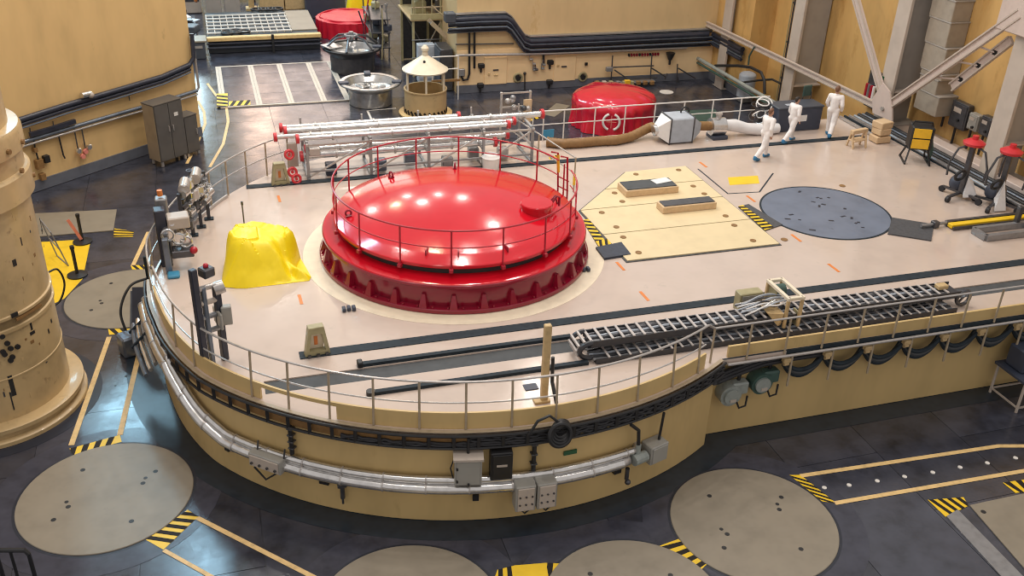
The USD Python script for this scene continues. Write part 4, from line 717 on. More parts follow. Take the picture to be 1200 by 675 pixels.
# the heater
p = at(1072, 190); t = thing('heater', 'yellow and black heater box on an angled black stand at the right edge', 'heater', p)
c = p + V3(.05, .1, .92); A_ = -.45; ax = V3(math.cos(A_), math.sin(A_), 0); ay = V3(-math.sin(A_), math.cos(A_), 0)
part(t, 'casing', bev(c, (.75, .62, .82), .04, A_), 'black')
for z in (.2, -.18): part(t, 'yellow_panel', frame_box(c - ay * .33 - ax * .03 + V3(0, 0, z), ax, ay, V3(0, 0, 1), (.58, .03, .33)), 'yellow_machine')
part(t, 'handle', tube([c - ax * .36 + V3(0, 0, .35), c - ax * .3 + V3(0, 0, .52), c + ax * .3 + V3(0, 0, .52), c + ax * .36 + V3(0, 0, .35)], .035), 'black', 30)
for sx in (-1, 1):
    for sy in (-1, 1): part(t, 'leg', bar(c + ax * .3 * sx + ay * .2 * sy + V3(0, 0, -.38), p + ax * .42 * sx + ay * .42 * sy + V3(.05, .1, .02), .05, .05), 'black')
    part(t, 'foot_rail', bar(p + ax * .42 * sx - ay * .45 + V3(.05, .1, .03), p + ax * .42 * sx + ay * .45 + V3(.05, .1, .03), .05, .05), 'black')
part(t, 'hose', tube([c + ax * .4 + V3(0, 0, -.1), c + ax * .5 + V3(0, 0, -.5), c + ax * .45 + V3(0, 0, -.85)], .06, 8), 'green_dark', 30)
# tripod lifts
def lift(px_, py_, rz, lb, sheet):
    p = at(px_, py_); t = thing('tripod_lift', lb, 'lift', p)
    part(t, 'mast', bev(p + V3(0, 0, 1.05), (.16, .16, 1.7), .02, rz), 'steel_dark'); part(t, 'top_cap', lathe([(0, DZ + 1.82), (.32, DZ + 1.82), (.34, DZ + 1.9), (.2, DZ + 1.99), (0, DZ + 2.02)], p[:2], 22), 'red_cap', 40); part(t, 'top_knob', cyl(p + V3(0, 0, 2.0), p + V3(0, 0, 2.12), .1, n=12), 'red_cap', 30)
    for k in range(4):
        a = rz + k * PI / 2; d = V3(math.cos(a), math.sin(a), 0); f = part(t, 'base_leg', bar(p + V3(0, 0, .2), p + d * .66 + V3(0, 0, .18), .08, .07), 'steel_dark')
        part(t, 'wheel', cyl(p + d * .66 + V3(-d[1], d[0], 0) * .05 + V3(0, 0, .1), p + d * .66 - V3(-d[1], d[0], 0) * .05 + V3(0, 0, .1), .1, n=14), 'black_rubber', 30)
    for k in range(3):
        a = rz + .5 + k * 2 * PI / 3; d = V3(math.cos(a), math.sin(a), 0); part(t, 'arm', tube([p + V3(0, 0, 1.85), p + d * .45 + V3(0, 0, 1.7), p + d * .65 + V3(0, 0, 1.2), p + d * .62 + V3(0, 0, .8)], .035, 8), 'steel_dark', 40)
    part(t, 'winch', torus(p + V3(-.3, -.1, .85), .17, .05, (0, 1, .3)), 'black', 30); part(t, 'blue_cloth', ball(p + V3(.15, .3, .4), (.35, .3, .3), 2), 'dark_blue_box', 30)
    h = trimesh.convex.convex_hull(np.array([p + V3(*q) for q in sheet])); part(t, 'plastic_sheet', (np.array(h.vertices), np.array(h.faces)), 'hose_white')
lift(1124, 232, .3, 'tripod lift with a red cap and black arms, nearer the yellow heater', [(-.15, -.3, .15), (.35, -.35, .15), (.05, -.1, .75), (.25, -.1, .65), (.1, .05, .3)])
lift(1166, 243, .5, 'tripod lift with a red cap and black arms, at the right edge', [(-.35, -.35, .05), (.05, -.4, .05), (-.02, -.1, .95), (.05, -.05, .9), (-.1, .05, .3)])
# barrier arm and low frame
t = thing('barrier_beam', 'yellow beam with dark edges lying towards the right edge beyond the cover plate', 'beam', (16.6, -2.1, DZ))
part(t, 'beam', bev((16.35, -2.12, DZ + .10), (3.1, .20, .12), .01), 'paint_yellow'); part(t, 'dark_edge', bev((16.35, -1.93, DZ + .10), (3.1, .12, .16), .01), 'steel_dark'); part(t, 'dark_edge', bev((16.35, -2.27, DZ + .07), (3.1, .05, .10), .01), 'steel_dark')
part(t, 'rod', cyl((13.9, -1.95, DZ + .12), (15.0, -1.95, DZ + .12), .05, n=10), 'steel_grey', 30); part(t, 'clamp', bev((14.4, -1.95, DZ + .12), (.2, .2, .2), .02), 'steel_dark')
t = thing('sawhorse', 'low dark grey U shaped frame on the deck before the yellow beam', 'frame', (16.6, -2.9, DZ))
for a, b in [((15.3, -3.1), (17.9, -3.1)), ((15.3, -2.55), (17.9, -2.55)), ((15.3, -3.1), (15.3, -2.55)), ((17.2, -3.1), (17.2, -2.55))]: part(t, 'bar', bar((*a, DZ + .1), (*b, DZ + .1), .14, .18), 'steel_grey')
part(t, 'upright', bev((16.9, -2.5, DZ + .35), (.14, .14, .7), .01), 'steel_dark')

# ================================================================== PEOPLE
def person(label, base, heading, height, hair, lean, swing, head_turn, armL, armR):
    t = thing('person', label, 'person', base); ORG[t] = np.zeros(3); s = height / 1.75; c, n = math.cos(heading), math.sin(heading)
    def T(p): x, y, z = np.array(p, float) * s; return V3(x * c - y * n, x * n + y * c, z)
    J = {}
    ln = lambda z: lean * max(z - .95, 0)
    def j(k_, x, y, z, r): J[k_] = (T((x + ln(z), y, z)), r * s)
    fr, bk = swing                                                     # the front and the rear foot ahead of the hip
    j('pel', 0, 0, .96, .150); j('hipL', 0, .095, .94, .125); j('hipR', 0, -.095, .94, .125); j('waist', 0, 0, 1.10, .158); j('chest', .01, 0, 1.32, .172); j('shL', 0, .19, 1.42, .088); j('shR', 0, -.19, 1.42, .088); j('neck', .01, 0, 1.50, .058)
    j('kneeL', fr * .55 + .05, .095, .52, .098); j('ankL', fr, .095, .10, .075)
    j('kneeR', bk * .35 + .04, -.095, .50, .098); j('ankR', bk, -.095, .15, .075)
    for S, sy, (ex, ez, wx, wz) in (('L', 1, armL), ('R', -1, armR)): j('el' + S, ex, sy * .27, ez, .072); j('wr' + S, wx, sy * .25, wz, .054)
    cov = [('pel', 'waist'), ('waist', 'chest'), ('chest', 'shL'), ('chest', 'shR'), ('chest', 'neck'), ('pel', 'hipL'), ('pel', 'hipR'), ('hipL', 'kneeL'), ('kneeL', 'ankL'), ('hipR', 'kneeR'), ('kneeR', 'ankR'), ('shL', 'elL'), ('elL', 'wrL'), ('shR', 'elR'), ('elR', 'wrR')]
    # body: one skin from head to feet, inside the coverall
    B_ = {k_: (p, r * .60) for k_, (p, r) in J.items()}; hx = ln(1.62) + .02
    ht = head_turn; hd = lambda x, y, z: T((hx + x * math.cos(ht) - y * math.sin(ht), x * math.sin(ht) + y * math.cos(ht), z))
    B_['head'] = (hd(0, 0, 1.66), .085 * s); B_['skull'] = (hd(-.02, 0, 1.68), .092 * s); B_['jaw'] = (hd(.045, 0, 1.585), .050 * s); B_['nose'] = (hd(.105, 0, 1.635), .016 * s); B_['neck'] = (T((ln(1.5) + .005, 0, 1.50)), .052 * s)
    B_['brow'] = (hd(.07, 0, 1.68), .03 * s)
    bones = cov + [('neck', 'skull'), ('skull', 'head'), ('head', 'jaw'), ('brow', 'nose'), ('head', 'brow')]
    for sy in (1, -1): B_['ear%d' % sy] = (hd(-.005, sy * .088, 1.64), .018 * s); B_['earb%d' % sy] = (hd(-.01, sy * .086, 1.67), .018 * s); bones.append(('ear%d' % sy, 'earb%d' % sy))
    for S, sy in (('L', 1), ('R', -1)):
        w, e = J['wr' + S][0], J['el' + S][0]; d = (w - e) / np.linalg.norm(w - e); side = T((1, 0, 0)) / s; side = side - d * (side @ d); side /= np.linalg.norm(side)
        B_['palm' + S] = (w + d * .06 * s, .030 * s); bones.append(('wr' + S, 'palm' + S)); B_['wr' + S] = (w, .030 * s)
        for k in range(4):
            q = w + d * .09 * s + side * (.030 - .020 * k) * s; L = (.075, .085, .08, .06)[k] * s; a, b = 'f%s%d' % (S, k), 'g%s%d' % (S, k); B_[a] = (q, .0105 * s); B_[b] = (q + d * L + side * .012 * s, .0085 * s); bones += [('palm' + S, a), (a, b)]
        B_['t' + S] = (w + d * .045 * s + side * .045 * s, .012 * s); B_['u' + S] = (w + d * .10 * s + side * .065 * s, .010 * s); bones += [('palm' + S, 't' + S), ('t' + S, 'u' + S)]
    part(t, 'body', blob(B_, bones, .035 * s, 3), 'skin', True)
    v, f = blob(J, cov, .045 * s, 6)
    v = v + .012 * s * np.stack([meshkit.noise(v * 13 + k) - .5 for k in (0., 31., 77.)], 1); part(t, 'coverall', (v, f), 'cloth_white', True)
    part(t, 'collar', torus(T((ln(1.49) + .008, 0, 1.485)), .072 * s, .022 * s), 'cloth_white', 30)
    for S, rear in (('L', False), ('R', True)):
        a = J['ank' + S][0]; x = T((1, 0, 0)) / s; zt = .045 if not rear else .075
        sh = {'h': (a + V3(0, 0, .0) - x * .04 * s - V3(0, 0, (.045 if not rear else .05)) * s, .06 * s), 'k': (a, .080 * s), 'm': (V3(*(a + x * .10 * s)[:2], .055 * s), .054 * s), 't': (V3(*(a + x * .18 * s)[:2], .044 * s), .043 * s)}
        part(t, 'shoe_cover', blob(sh, [('h', 'k'), ('h', 'm'), ('k', 'm'), ('m', 't')], .03, 3), 'shoe_blue', True)
    H = {'a': (hd(-.035, 0, 1.70), .088 * s), 'b': (hd(.02, 0, 1.735), .062 * s), 'c': (hd(-.06, 0, 1.63), .062 * s)}
    part(t, 'hair', blob(H, [('a', 'b'), ('a', 'c')], .03, 3), hair, True)
    for sy in (1, -1): part(t, 'eye', ball(hd(.083, sy * .032, 1.655), .011 * s, 1), 'hair_dark')
    part(t, 'mouth', ball(hd(.088, 0, 1.588), V3(.012, .02, .006) * s, 1), 'rail_red')
mid = lambda a, b: (at(*a) + at(*b)) / 2
person('person in white coveralls, leftmost of the three, striding to the right with blue overshoes', at(893, 186), .25, 1.78, 'hair_brown', .10, (.22, -.42), .1, (.10, 1.16, .26, 1.00), (-.10, 1.15, -.02, .93))
person('person in white coveralls, in the middle, walking to the right with dark hair', at(925, 166), .30, 1.66, 'hair_dark', .06, (.20, -.46), .0, (.05, 1.15, .20, .96), (-.06, 1.15, .05, .92))
person('person in white coveralls, rightmost and tallest, walking away beside the dark crate', at(971, 159), .75, 1.86, 'hair_brown', .05, (.16, -.36), -.1, (.06, 1.15, .22, .98), (-.06, 1.14, .10, .95))

# ================================================================== LEFT: TANK COLUMN, WALL PIPES, CABINETS
TC = (-12.0, -.95)
tk = thing('tank_column', 'huge tan steel column with flanges and dark stains at the left edge', 'column', (*TC, 0))
part(tk, 'base_flange', lathe([(1.7, 0.004), (2.16, .004), (2.16, .10), (2.10, .14), (2.02, .16), (2.02, .30), (2.12, .32), (2.12, .42), (2.06, .45), (1.8, .46)], TC, 96), 'tank_tan', 30)
part(tk, 'shell', lathe([(1.80, .40), (1.80, 5.5)], TC, 96), 'tank_tan', 30); part(tk, 'hoop', lathe([(1.80, 2.66), (1.84, 2.68), (1.84, 2.76), (1.80, 2.78), (1.80, 2.98), (1.84, 3.0), (1.84, 3.06), (1.80, 3.08)], TC, 96), 'tank_tan', 20)
part(tk, 'collar', lathe([(1.80, 5.45), (1.94, 5.5), (1.94, 6.05), (1.90, 6.1), (1.84, 6.12), (1.84, 6.5), (1.93, 6.55), (1.93, 6.95), (1.88, 7.05), (1.66, 7.08)], TC, 96), 'tank_tan', 30); part(tk, 'upper_shell', lathe([(1.68, 7.0), (1.68, 14.0)], TC, 96), 'tank_tan', 30)
def on_tank(px, py, r):
    d = ray(px, py); o = CAM[:2] - np.array(TC); a = d[:2] @ d[:2]; b = 2 * o @ d[:2]; t_ = (-b - math.sqrt(max(b * b - 4 * a * (o @ o - r * r), 0))) / (2 * a); p = CAM + d * t_; return p, math.atan2(p[1] - TC[1], p[0] - TC[0])
def tpatch(name, px, py, w, h, mt, r=1.80, d=.03): p, a = on_tank(px, py, r); part(tk, name, frame_box(p, V3(math.cos(a), math.sin(a), 0), V3(-math.sin(a), math.cos(a), 0), V3(0, 0, 1), (d, w, h)), mt)
tpatch('slot', 34, 366, .75, .07, 'hose_brown', 1.82); tpatch('slot', 17, 369, .16, .10, 'black', 1.84); part(tk, 'seam', lathe([(1.80, 1.52), (1.815, 1.53), (1.815, 1.56), (1.80, 1.57)], TC, 96), 'wood_tan', 20)
for q in [(2, 394), (8, 402), (5, 415), (12, 408), (14, 418), (20, 406), (12, 422), (3, 412)]: p, a = on_tank(*q, 1.81); part(tk, 'stud', cyl(p, p + V3(math.cos(a), math.sin(a), 0) * .05, .06, n=10), 'black', 30)
for q, w, h in [((36, 380), .05, .30), ((38, 390), .14, .08), ((48, 263), .05, .35), ((49, 271), .08, .12), ((14, 452), .10, .55), ((14, 470), .03, .5), ((17, 308), .10, .16), ((25, 283), .03, .2), ((57, 388), .05, .12), ((60, 376), .06, .10)]:
    tpatch('stain_mark', *q, w, h, 'hose_brown' if w > .15 else 'black', 1.80, .012)
for k in range(26):
    r_ = random.Random(300 + k); tpatch('stain_mark', r_.uniform(3, 62), r_.uniform(225, 470), r_.uniform(.02, .10), r_.uniform(.03, .14), r_.choice(['hose_brown', 'wood_tan', 'steel_dark', 'hose_brown']), 1.80, .01)
for q in [(9, 178), (25, 166), (24, 200), (38, 205)]: p, a = on_tank(*q, 1.93); part(tk, 'bolt', cyl(p, p + V3(math.cos(a), math.sin(a), 0) * .06, .06, n=8), 'hose_brown', 30)
part(tk, 'cable_loop', tube(curve([(-10.35, -.25, 3.0), (-10.12, .0, 2.95), (-10.05, .1, 2.5), (-10.2, -0.0, 2.1), (-10.4, -.15, 2.0)]), .025, 8), 'black', 30)
for k in range(14):
    a = -1.6 + k * .2; part(tk, 'rib', frame_box((TC[0] + 1.93 * math.cos(a), TC[1] + 1.93 * math.sin(a), .30), V3(math.cos(a), math.sin(a), 0), V3(-math.sin(a), math.cos(a), 0), V3(0, 0, 1), (.2, .04, .26)), 'tank_tan')
single('tank_base_shadow_ring', ringm(TC, 2.2, 2.5, .001, .006, 72), 'dark_ring', 'contact shadow painted as a dark ring on the floor round the tan column', 'painted shadow')  # shade at the column foot, painted as a flat dark ring
# black rope posts
for (px_, py_, lb, tape) in [(97, 284, 'black rope post with pink tape, at the back of the yellow painted floor', True), (91, 323, 'black rope post at the front of the yellow painted floor', False)]:
    p = at(px_, py_, 0); t = thing('rope_post', lb, 'post', p); part(t, 'base', lathe([(0, .012), (.30, .012), (.30, .05), (.1, .09), (0, .09)], p[:2], 24), 'black', 30); part(t, 'pole', cyl(p + V3(0, 0, .05), p + V3(0, 0, .95), .05, n=12), 'black', 30); part(t, 'head', cyl(p + V3(0, 0, .92), p + V3(0, 0, 1.02), .065, n=12), 'black', 30)
    if tape: part(t, 'tape', frame_box(p + V3(-.16, -.05, .5), V3(.93, 0, .36), V3(0, 1, 0), V3(-.36, 0, .93), (.1, .02, .8)), 'tape_pink')
t = thing('wire_rack', 'thin grey wire rack standing on the yellow painted floor beside the tan column', 'rack', (-11.3, 5.9, 0))
for (a, b) in [((-11.3, 7.0, 0), (-11.55, 7.0, 1.3)), ((-10.9, 6.2, 0), (-11.2, 6.2, 1.2)), ((-11.3, 7.0, .02), (-10.9, 6.2, .02)), ((-11.55, 7.0, 1.3), (-11.2, 6.2, 1.2)), ((-11.42, 7.0, .65), (-11.05, 6.2, .6))]: part(t, 'rod', cyl(a, b, .022, n=6), 'steel_grey', 30)
# pipes along the left wall
def wall_run(name, lb, pts, r_, mt, off, cat_='pipe', n=10): P = [onL(*q, off) for q in pts]; t = thing(name, lb, cat_, P[0]); part(t, 'pipe', tube(np.array(P), r_, n), mt, 40); return t, P
t, P = wall_run('wall_pipe', 'thick dark pipe bundle crossing the left wall, upper one', [(0, 148), (25, 140), (75, 124), (130, 108), (190, 90), (222, 76)], .10, 'pipe_navy', .16)
part(t, 'pipe', tube(np.array(P) + [0, 0, -.17], .07, 10), 'pipe_navy', 40); part(t, 'pipe', tube(np.array(P) + [.02, -.05, -.28], .035, 8), 'pipe_blue', 40)
up_ = [onL(222, 76, .16), onL(226, 60, .2), onL(222, 50, .2)]; part(t, 'riser', tube(np.array([P[-1], P[-1] + LD * .25 + V3(0, 0, .25), P[-1] + LD * .3 + V3(0, 0, 1.2)]), .09, 10), 'pipe_navy', 40)
t, P = wall_run('wall_pipe', 'steel blue pipe pair crossing the left wall, lower one, turning up at the corner', [(0, 175), (35, 164), (85, 149), (140, 133), (190, 119), (231, 106)], .07, 'pipe_blue', .16)
part(t, 'pipe', tube(np.array(P) + [0, 0, -.15], .045, 10), 'rail_grey', 40); part(t, 'riser', tube(np.array([P[-1], P[-1] + LD * .1 + V3(0, 0, .1), P[-1] + LD * .1 + V3(0, 0, 1.6)]), .05, 10), 'rail_grey', 40)
P_ = [onL(*q, .2) for q in [(35, 158), (60, 151), (88, 142)]]; part(t, 'cover', cat(*[bar(a, b, .12, .16) for a, b in zip(P_[:-1], P_[1:])]), 'pipe_navy')
for q0, q1 in [((35, 150), (36, 162)), ((62, 142), (63, 152)), ((150, 105), (152, 118))]: part(t, 'hanger', cyl(onL(*q0, .1), onL(*q1, .1), .02, n=6), 'steel_dark')
for q, nm, lb, wv in [((97, 110), 'wall_lamp', 'small silver lamp on the left wall above the pipes', 'lamp'), ((95, 178), 'valve_group', 'small valve cluster hanging under the pipes on the left wall', 'valve'), ((46, 192), 'wall_switch', 'dark brown switch boxes on the left wall beside the tan column', 'switch')]:
    c = onL(*q, .12); t = thing(nm, lb, wv, c)
    if wv == 'lamp': part(t, 'arm', cyl(c - LN * .1, c + LN * .15, .03, n=8), 'steel_grey', 30); part(t, 'head', [cyl(c + LN * .15 - LD * .15, c + LN * .15 + LD * .22, .11, n=14)], 'silver', 30); part(t, 'cap', ball(c + LN * .18 + LD * .2 - V3(0, 0, .05), .12, 1), 'column_light', 30)
    if wv == 'valve':
        for dx, dz_ in [(-.15, .1), (.12, .0), (.3, .12), (-.02, -.15)]: part(t, 'valve', [cyl(c + LD * dx + V3(0, 0, dz_), c + LD * (dx + .14) + V3(0, 0, dz_), .07, n=10), cyl(c + LD * dx + LN * .05 + V3(0, 0, dz_), c + LD * dx + LN * .15 + V3(0, 0, dz_), .09, n=10)], rnd.choice(['steel_grey', 'silver', 'tape_pink']), 30)
        part(t, 'feed_pipe', cyl(c + V3(0, 0, .1) - LD * .1, c + V3(0, 0, .95) - LD * .1, .025, n=6), 'steel_dark'); part(t, 'feed_pipe', cyl(c + V3(0, 0, .1) + LD * .2, c + V3(0, 0, .9) + LD * .2, .025, n=6), 'steel_dark'); part(t, 'hanging_cable', tube([c - LD * .75 + V3(0, 0, .85), c - LD * .72 + V3(0, 0, .1), c - LD * .68 + V3(0, 0, -.05)], .03), 'black', 30)
    if wv == 'switch':
        for dx, dz_, w in [(0, 0, .26), (.3, .1, .2), (.02, -.5, .18), (-.05, .55, .12)]: part(t, 'case', frame_box(c + LD * dx + V3(0, 0, dz_), LD, LN, V3(0, 0, 1), (w, .18, w * 1.3)), 'hose_brown' if dx < .2 else 'black')
        part(t, 'cable', tube([c + V3(0, 0, .1), c + V3(-.03, 0, .6), c + V3(0, 0, 1.0)], .03), 'black', 30)
def cabinet(name, lb, p, ax, ay, w, d, h, z0, m1, m2, doors):
    c = p + ax * w / 2 + ay * d / 2; t = thing(name, lb, 'cabinet', (*c[:2], 0)); part(t, 'body', frame_box(V3(*c[:2], z0 + h / 2), ax, ay, V3(0, 0, 1), (w, d, h)), m1); part(t, 'top', frame_box(V3(*c[:2], z0 + h + .015), ax, ay, V3(0, 0, 1), (w + .05, d + .05, .03)), m2)
    for k in range(doors):
        dw = w / doors; q = p + ax * (dw * (k + .5)) - ay * .015; dr = part(t, 'door', frame_box(V3(*q[:2], z0 + h / 2), ax, ay, V3(0, 0, 1), (dw - .03, .03, h - .08)), m1)
        hq = p + ax * (dw * (k + (.85 if k == 0 else .15))) - ay * .05; part(dr, 'handle', frame_box(V3(*hq[:2], z0 + h * .55), ax, ay, V3(0, 0, 1), (.04, .05, .22)), 'rail_grey')
    for u in (.08, .92):
        for v_ in (.1, .9): q = p + ax * w * u + ay * d * v_; f = part(t, 'foot', cyl(V3(*q[:2], .02), V3(*q[:2], z0), .06, n=10), 'rail_grey', 30)
    return t
pa = at(188, 192, 0); ax = LD; ay = V3(-LD[1], LD[0], 0)
pa = V3(-7.98, 13.85, 0) ; c1 = cabinet('metal_cabinet', 'tall grey two-door metal cabinet on feet against the left wall', at(190, 197, 0) + V3(0, 0, 0), ax, ay, 1.28, .68, 2.25, .22, 'cabinet_grey', 'cabinet_grey', 2)
part(c1, 'side_panel', frame_box(at(190, 197, 0) - LD * .012 + ay * .34 + V3(0, 0, 1.35), ax, ay, V3(0, 0, 1), (.02, .64, 2.2)), 'cabinet_brown'); part(c1, 'sticker', frame_box(at(190, 197, 0) + LD * .95 - ay * .035 + V3(0, 0, 1.95), ax, ay, V3(0, 0, 1), (.18, .01, .14)), 'line_white')
cabinet('low_cabinet', 'lower dark grey cabinet standing right of the tall metal cabinet', at(190, 197, 0) + LD * 1.36 + ay * .1, ax, ay, .62, .55, 1.5, .15, 'cabinet_grey', 'cabinet_grey', 1)
# chute and pipes where the curved wall meets the left plug
p = V3(-8.55, 1.05, 0); t = thing('cable_chute', 'steel blue cable chute climbing the curved wall at the left plug', 'chute', (-8.6, .6, 0))
part(t, 'side', bar((-8.75, .5, .1), (-8.55, 1.2, 1.5), .10, .5), 'pipe_blue'); part(t, 'tray', bar((-8.55, .2, .5), (-8.4, 1.0, 1.7), .4, .08), 'pipe_navy'); part(t, 'foot', bev((-8.85, .5, .3), (.5, .5, .6), .05, .4), 'pipe_blue'); part(t, 'hoop', tube(curve([(-8.9, .75, .4), (-9.0, 1.1, 1.0), (-8.7, 1.5, 1.5), (-8.2, 1.7, 1.6)]), .035, 8), 'black', 40); part(t, 'post', bar((-8.22, 1.6, .1), (-8.22, 1.6, 2.3), .08, .08), 'slot_dark')
for j in range(4): part(t, 'pipe', tube([pol(a, .16 + .13 * j, 1.75 - .12 * j + (a - 186) * -.005) for a in np.linspace(183, 199, 12)], .055, 8), ['silver', 'steel_grey', 'silver', 'pipe_blue'][j], 40)
for a in (185, 190): part(t, 'clamp', bar(pol(a, .08, 1.85), pol(a, .65, 1.35), .06, .06), 'slot_dark')
t = thing('floor_hoop', 'dark tubular hoop frame cut off at the lower left corner', 'frame', (-10, -8, 0)); 
for (a, b) in [((8, 690), (8, 655)), ((45, 690), (38, 655))]: q = at(*a, 0); part(t, 'post', cyl(q, q + V3(0, 0, .9), .04, n=8), 'black', 30)
q0, q1 = at(8, 690, 0) + V3(0, 0, .9), at(45, 690, 0) + V3(0, 0, .9); part(t, 'top_rail', tube([q0, q0 * .9 + q1 * .1 + V3(0, 0, .1), q0 * .1 + q1 * .9 + V3(0, 0, .1), q1], .045, 8), 'black', 40); q2 = (q0 * .55 + q1 * .45); part(t, 'middle_post', cyl(V3(q2[0], q2[1], 0), q2 + V3(0, 0, .08), .03, n=8), 'black', 30)

# ================================================================== BACK LEFT: HATCH, BOWLS, KIOSK, PIT
t = thing('floor_hatch', 'large floor hatch of dark steel sheets between white strips', 'hatch', (-2.8, 24.3, 0))
hx = [-5.6, -4.0, -2.55, -1.05, .05]
for a, b in zip(hx[:-1], hx[1:]):
    for k in range(4): y = 21.1 + k * 1.62; part(t, 'steel_sheet', bev(((a + b) / 2, y + .81, .03), (b - a - .25, 1.60, .04), .008), 'floor_pad')
for x in hx: part(t, 'white_strip', box((x - .07, 24.3, .03), (.13, 6.6, .052)), 'strip_cream'); part(t, 'white_strip', box((x + .07, 24.3, .03), (.13, 6.6, .052)), 'strip_cream')
for y in (21.0, 27.6): part(t, 'white_strip', box((-2.78, y, .03), (5.9, .12, .054)), 'strip_cream')
def bowl(lb, c, R, r0, h, mt, dark, spider):
    t = thing('steel_bowl', lb, 'bowl', (*c, 0)); part(t, 'foot', lathe([(r0 - .1, .02), (r0, .02), (r0, h * .25), (r0 * 1.02, h * .7), (R * .93, h * .92), (R * .93, h)], c, 64), mt, 40)
    part(t, 'rim', lathe([(R * .93, h * .90), (R, h * .95), (R, h * 1.02), (R * .95, h * 1.05), (R * .84, h * 1.03), (R * .80, h * .9)], c, 64), 'black' if dark else 'bowl_steel', 40)
    pr = [(R * .82, h * .98), (R * .7, h * .72), (R * .4, h * .6), (.001, h * .58)]; part(t, 'inside', lathe(pr, c, 64), 'bowl_steel', 40)
    for a in (-.3, PI + .1, 1.5): part(t, 'pad', bev((c[0] + R * .88 * math.cos(a), c[1] + R * .88 * math.sin(a), h * 1.06), (.45, .3, .12), .03, a), 'dark_blue_box')
    if spider:
        for k in range(6): a = k * PI / 3 + .2; part(t, 'spoke', tube([(c[0] + R * .95 * math.cos(a), c[1] + R * .95 * math.sin(a), h * 1.05), (c[0] + R * .55 * math.cos(a), c[1] + R * .55 * math.sin(a), h * 1.42), (c[0] + .25 * math.cos(a), c[1] + .3 * math.sin(a), h * 1.5)], .06, 8), 'steel_dark', 40)
        part(t, 'hub', [torus((*c, h * 1.5), .3, .07), cyl((*c, h * 1.3), (*c, h * 1.65), .12, n=12)], 'steel_grey', 30); part(t, 'sheet', bev((c[0] - R * .7, c[1] - .2, h * 1.12), (.8, .9, .06), .02, .4), 'bowl_steel')
    else:
        for k in range(9): a = rnd.uniform(0, 6.28); q = rnd.uniform(.1, .55) * R; part(t, 'casting', bev((c[0] + q * math.cos(a), c[1] + q * math.sin(a), h * .66), (.4, .3, .14), .05, a), 'bowl_steel')
bowl('shallow shining steel bowl nearest the tan kiosk', (1.05, 20.5), 1.42, 1.0, 1.0, 'bowl_steel', False, False)
bowl('dark steel bowl with a black rim and spider frame behind the shining bowl', (1.05, 26.0), 1.48, 1.1, 1.2, 'steel_dark', True, True)
KC = (3.25, 18.55); t = thing('ventilated_kiosk', 'tan round kiosk like a lantern with a conical roof and striped foot', 'kiosk', (*KC, 0))
part(t, 'foot_ring', lathe([(.9, .02), (1.22, .02), (1.22, .08), (.98, .09)], KC, 48), 'line_cream', 30)
for k in range(28): a = k * 2 * PI / 28; part(t, 'foot_stripe', frame_box((KC[0] + .975 * math.cos(a), KC[1] + .975 * math.sin(a), .20), V3(math.cos(a), math.sin(a), 0), V3(-math.sin(a), math.cos(a), 0) * math.cos(.6) + V3(0, 0, 1) * math.sin(.6), V3(-math.sin(a), math.cos(a), 0) * -math.sin(.6) + V3(0, 0, 1) * math.cos(.6), (.02, .10, .22)), 'hazard_black')
part(t, 'drum', lathe([(0, .06), (.96, .06), (.96, 1.12), (.99, 1.13), (.99, 1.18), (.90, 1.18), (.90, .3), (0, .3)], KC, 48), 'tank_tan', 30)
for k in range(6): a = k * PI / 3 + .35; part(t, 'roof_post', bev((KC[0] + .93 * math.cos(a), KC[1] + .93 * math.sin(a), 1.6), (.08, .08, .9), .01, a), 'deck_cream')
part(t, 'roof', lathe([(.0, 2.0), (1.02, 2.0), (1.04, 2.06), (.12, 2.68), (.10, 2.75), (0, 2.75)], KC, 48), 'deck_cream', 30); part(t, 'vent', lathe([(0, 2.7), (.14, 2.7), (.12, 2.86), (.17, 2.9), (.17, 3.0), (.08, 3.12), (0, 3.14)], KC, 20), 'deck_cream', 30); part(t, 'roof_hole', cyl((KC[0] - .12, KC[1] - .38, 2.48), (KC[0] - .13, KC[1] - .44, 2.50), .06, n=10), 'black', 30)
t = thing('pit_kerb', 'low pit with a cream front beam, dark bars and a white pallet grid on it', 'pit', (-2.8, 32, 0))
part(t, 'front_beam', bev((-3.0, 30.2, .82), (6.0, .35, .22), .03), 'line_cream'); part(t, 'void', box((-3.0, 33.4, .38), (5.9, 6.0, .72)), 'grey_blue_dark')
for z in (.35, .58): part(t, 'bar', cyl((-6.0, 30.15, z), (0, 30.15, z), .07, n=10), 'pipe_navy', 30)
part(t, 'post', bev((-2.6, 30.0, .5), (.14, .14, 1.0), .02), 'black'); part(t, 'rear_plate', box((-3.0, 33.5, .78), (5.8, 5.6, .06)), 'trench_grey'); part(t, 'side_plate', bev((-.75, 33.6, .84), (1.4, 4.6, .08), .02), 'plug_grey')
for x in np.linspace(-5.9, -1.5, 13): part(t, 'grid_bar', box((x, 33.2, .86), (.05, 4.2, .05)), 'strip_cream')
for y in np.linspace(31.2, 35.2, 6): part(t, 'grid_bar', box((-3.7, y, .90), (4.5, .10, .06)), 'line_white')
for j in range(5): part(t, 'rope', torus((-4.9 + .45 * (j % 3), 30.9 + .1 * j, .95), .28, .06), 'black', 30)
for j in range(4): part(t, 'rope', torus((-3.0 + .4 * j, 36.2, .95), .3, .06), 'black', 30)
t = thing('control_console', 'low grey block console at the left end of the pit', 'console', (-6.6, 29.8, 0)); part(t, 'body', bev((-6.62, 29.9, .45), (1.0, 1.1, .88), .03), 'grey_blue_dark'); part(t, 'top', bev((-6.55, 29.9, .93), (1.08, 1.2, .1), .02), 'plug_grey'); part(t, 'panel', box((-6.5, 29.33, .65), (.5, .03, .14)), 'rail_grey')
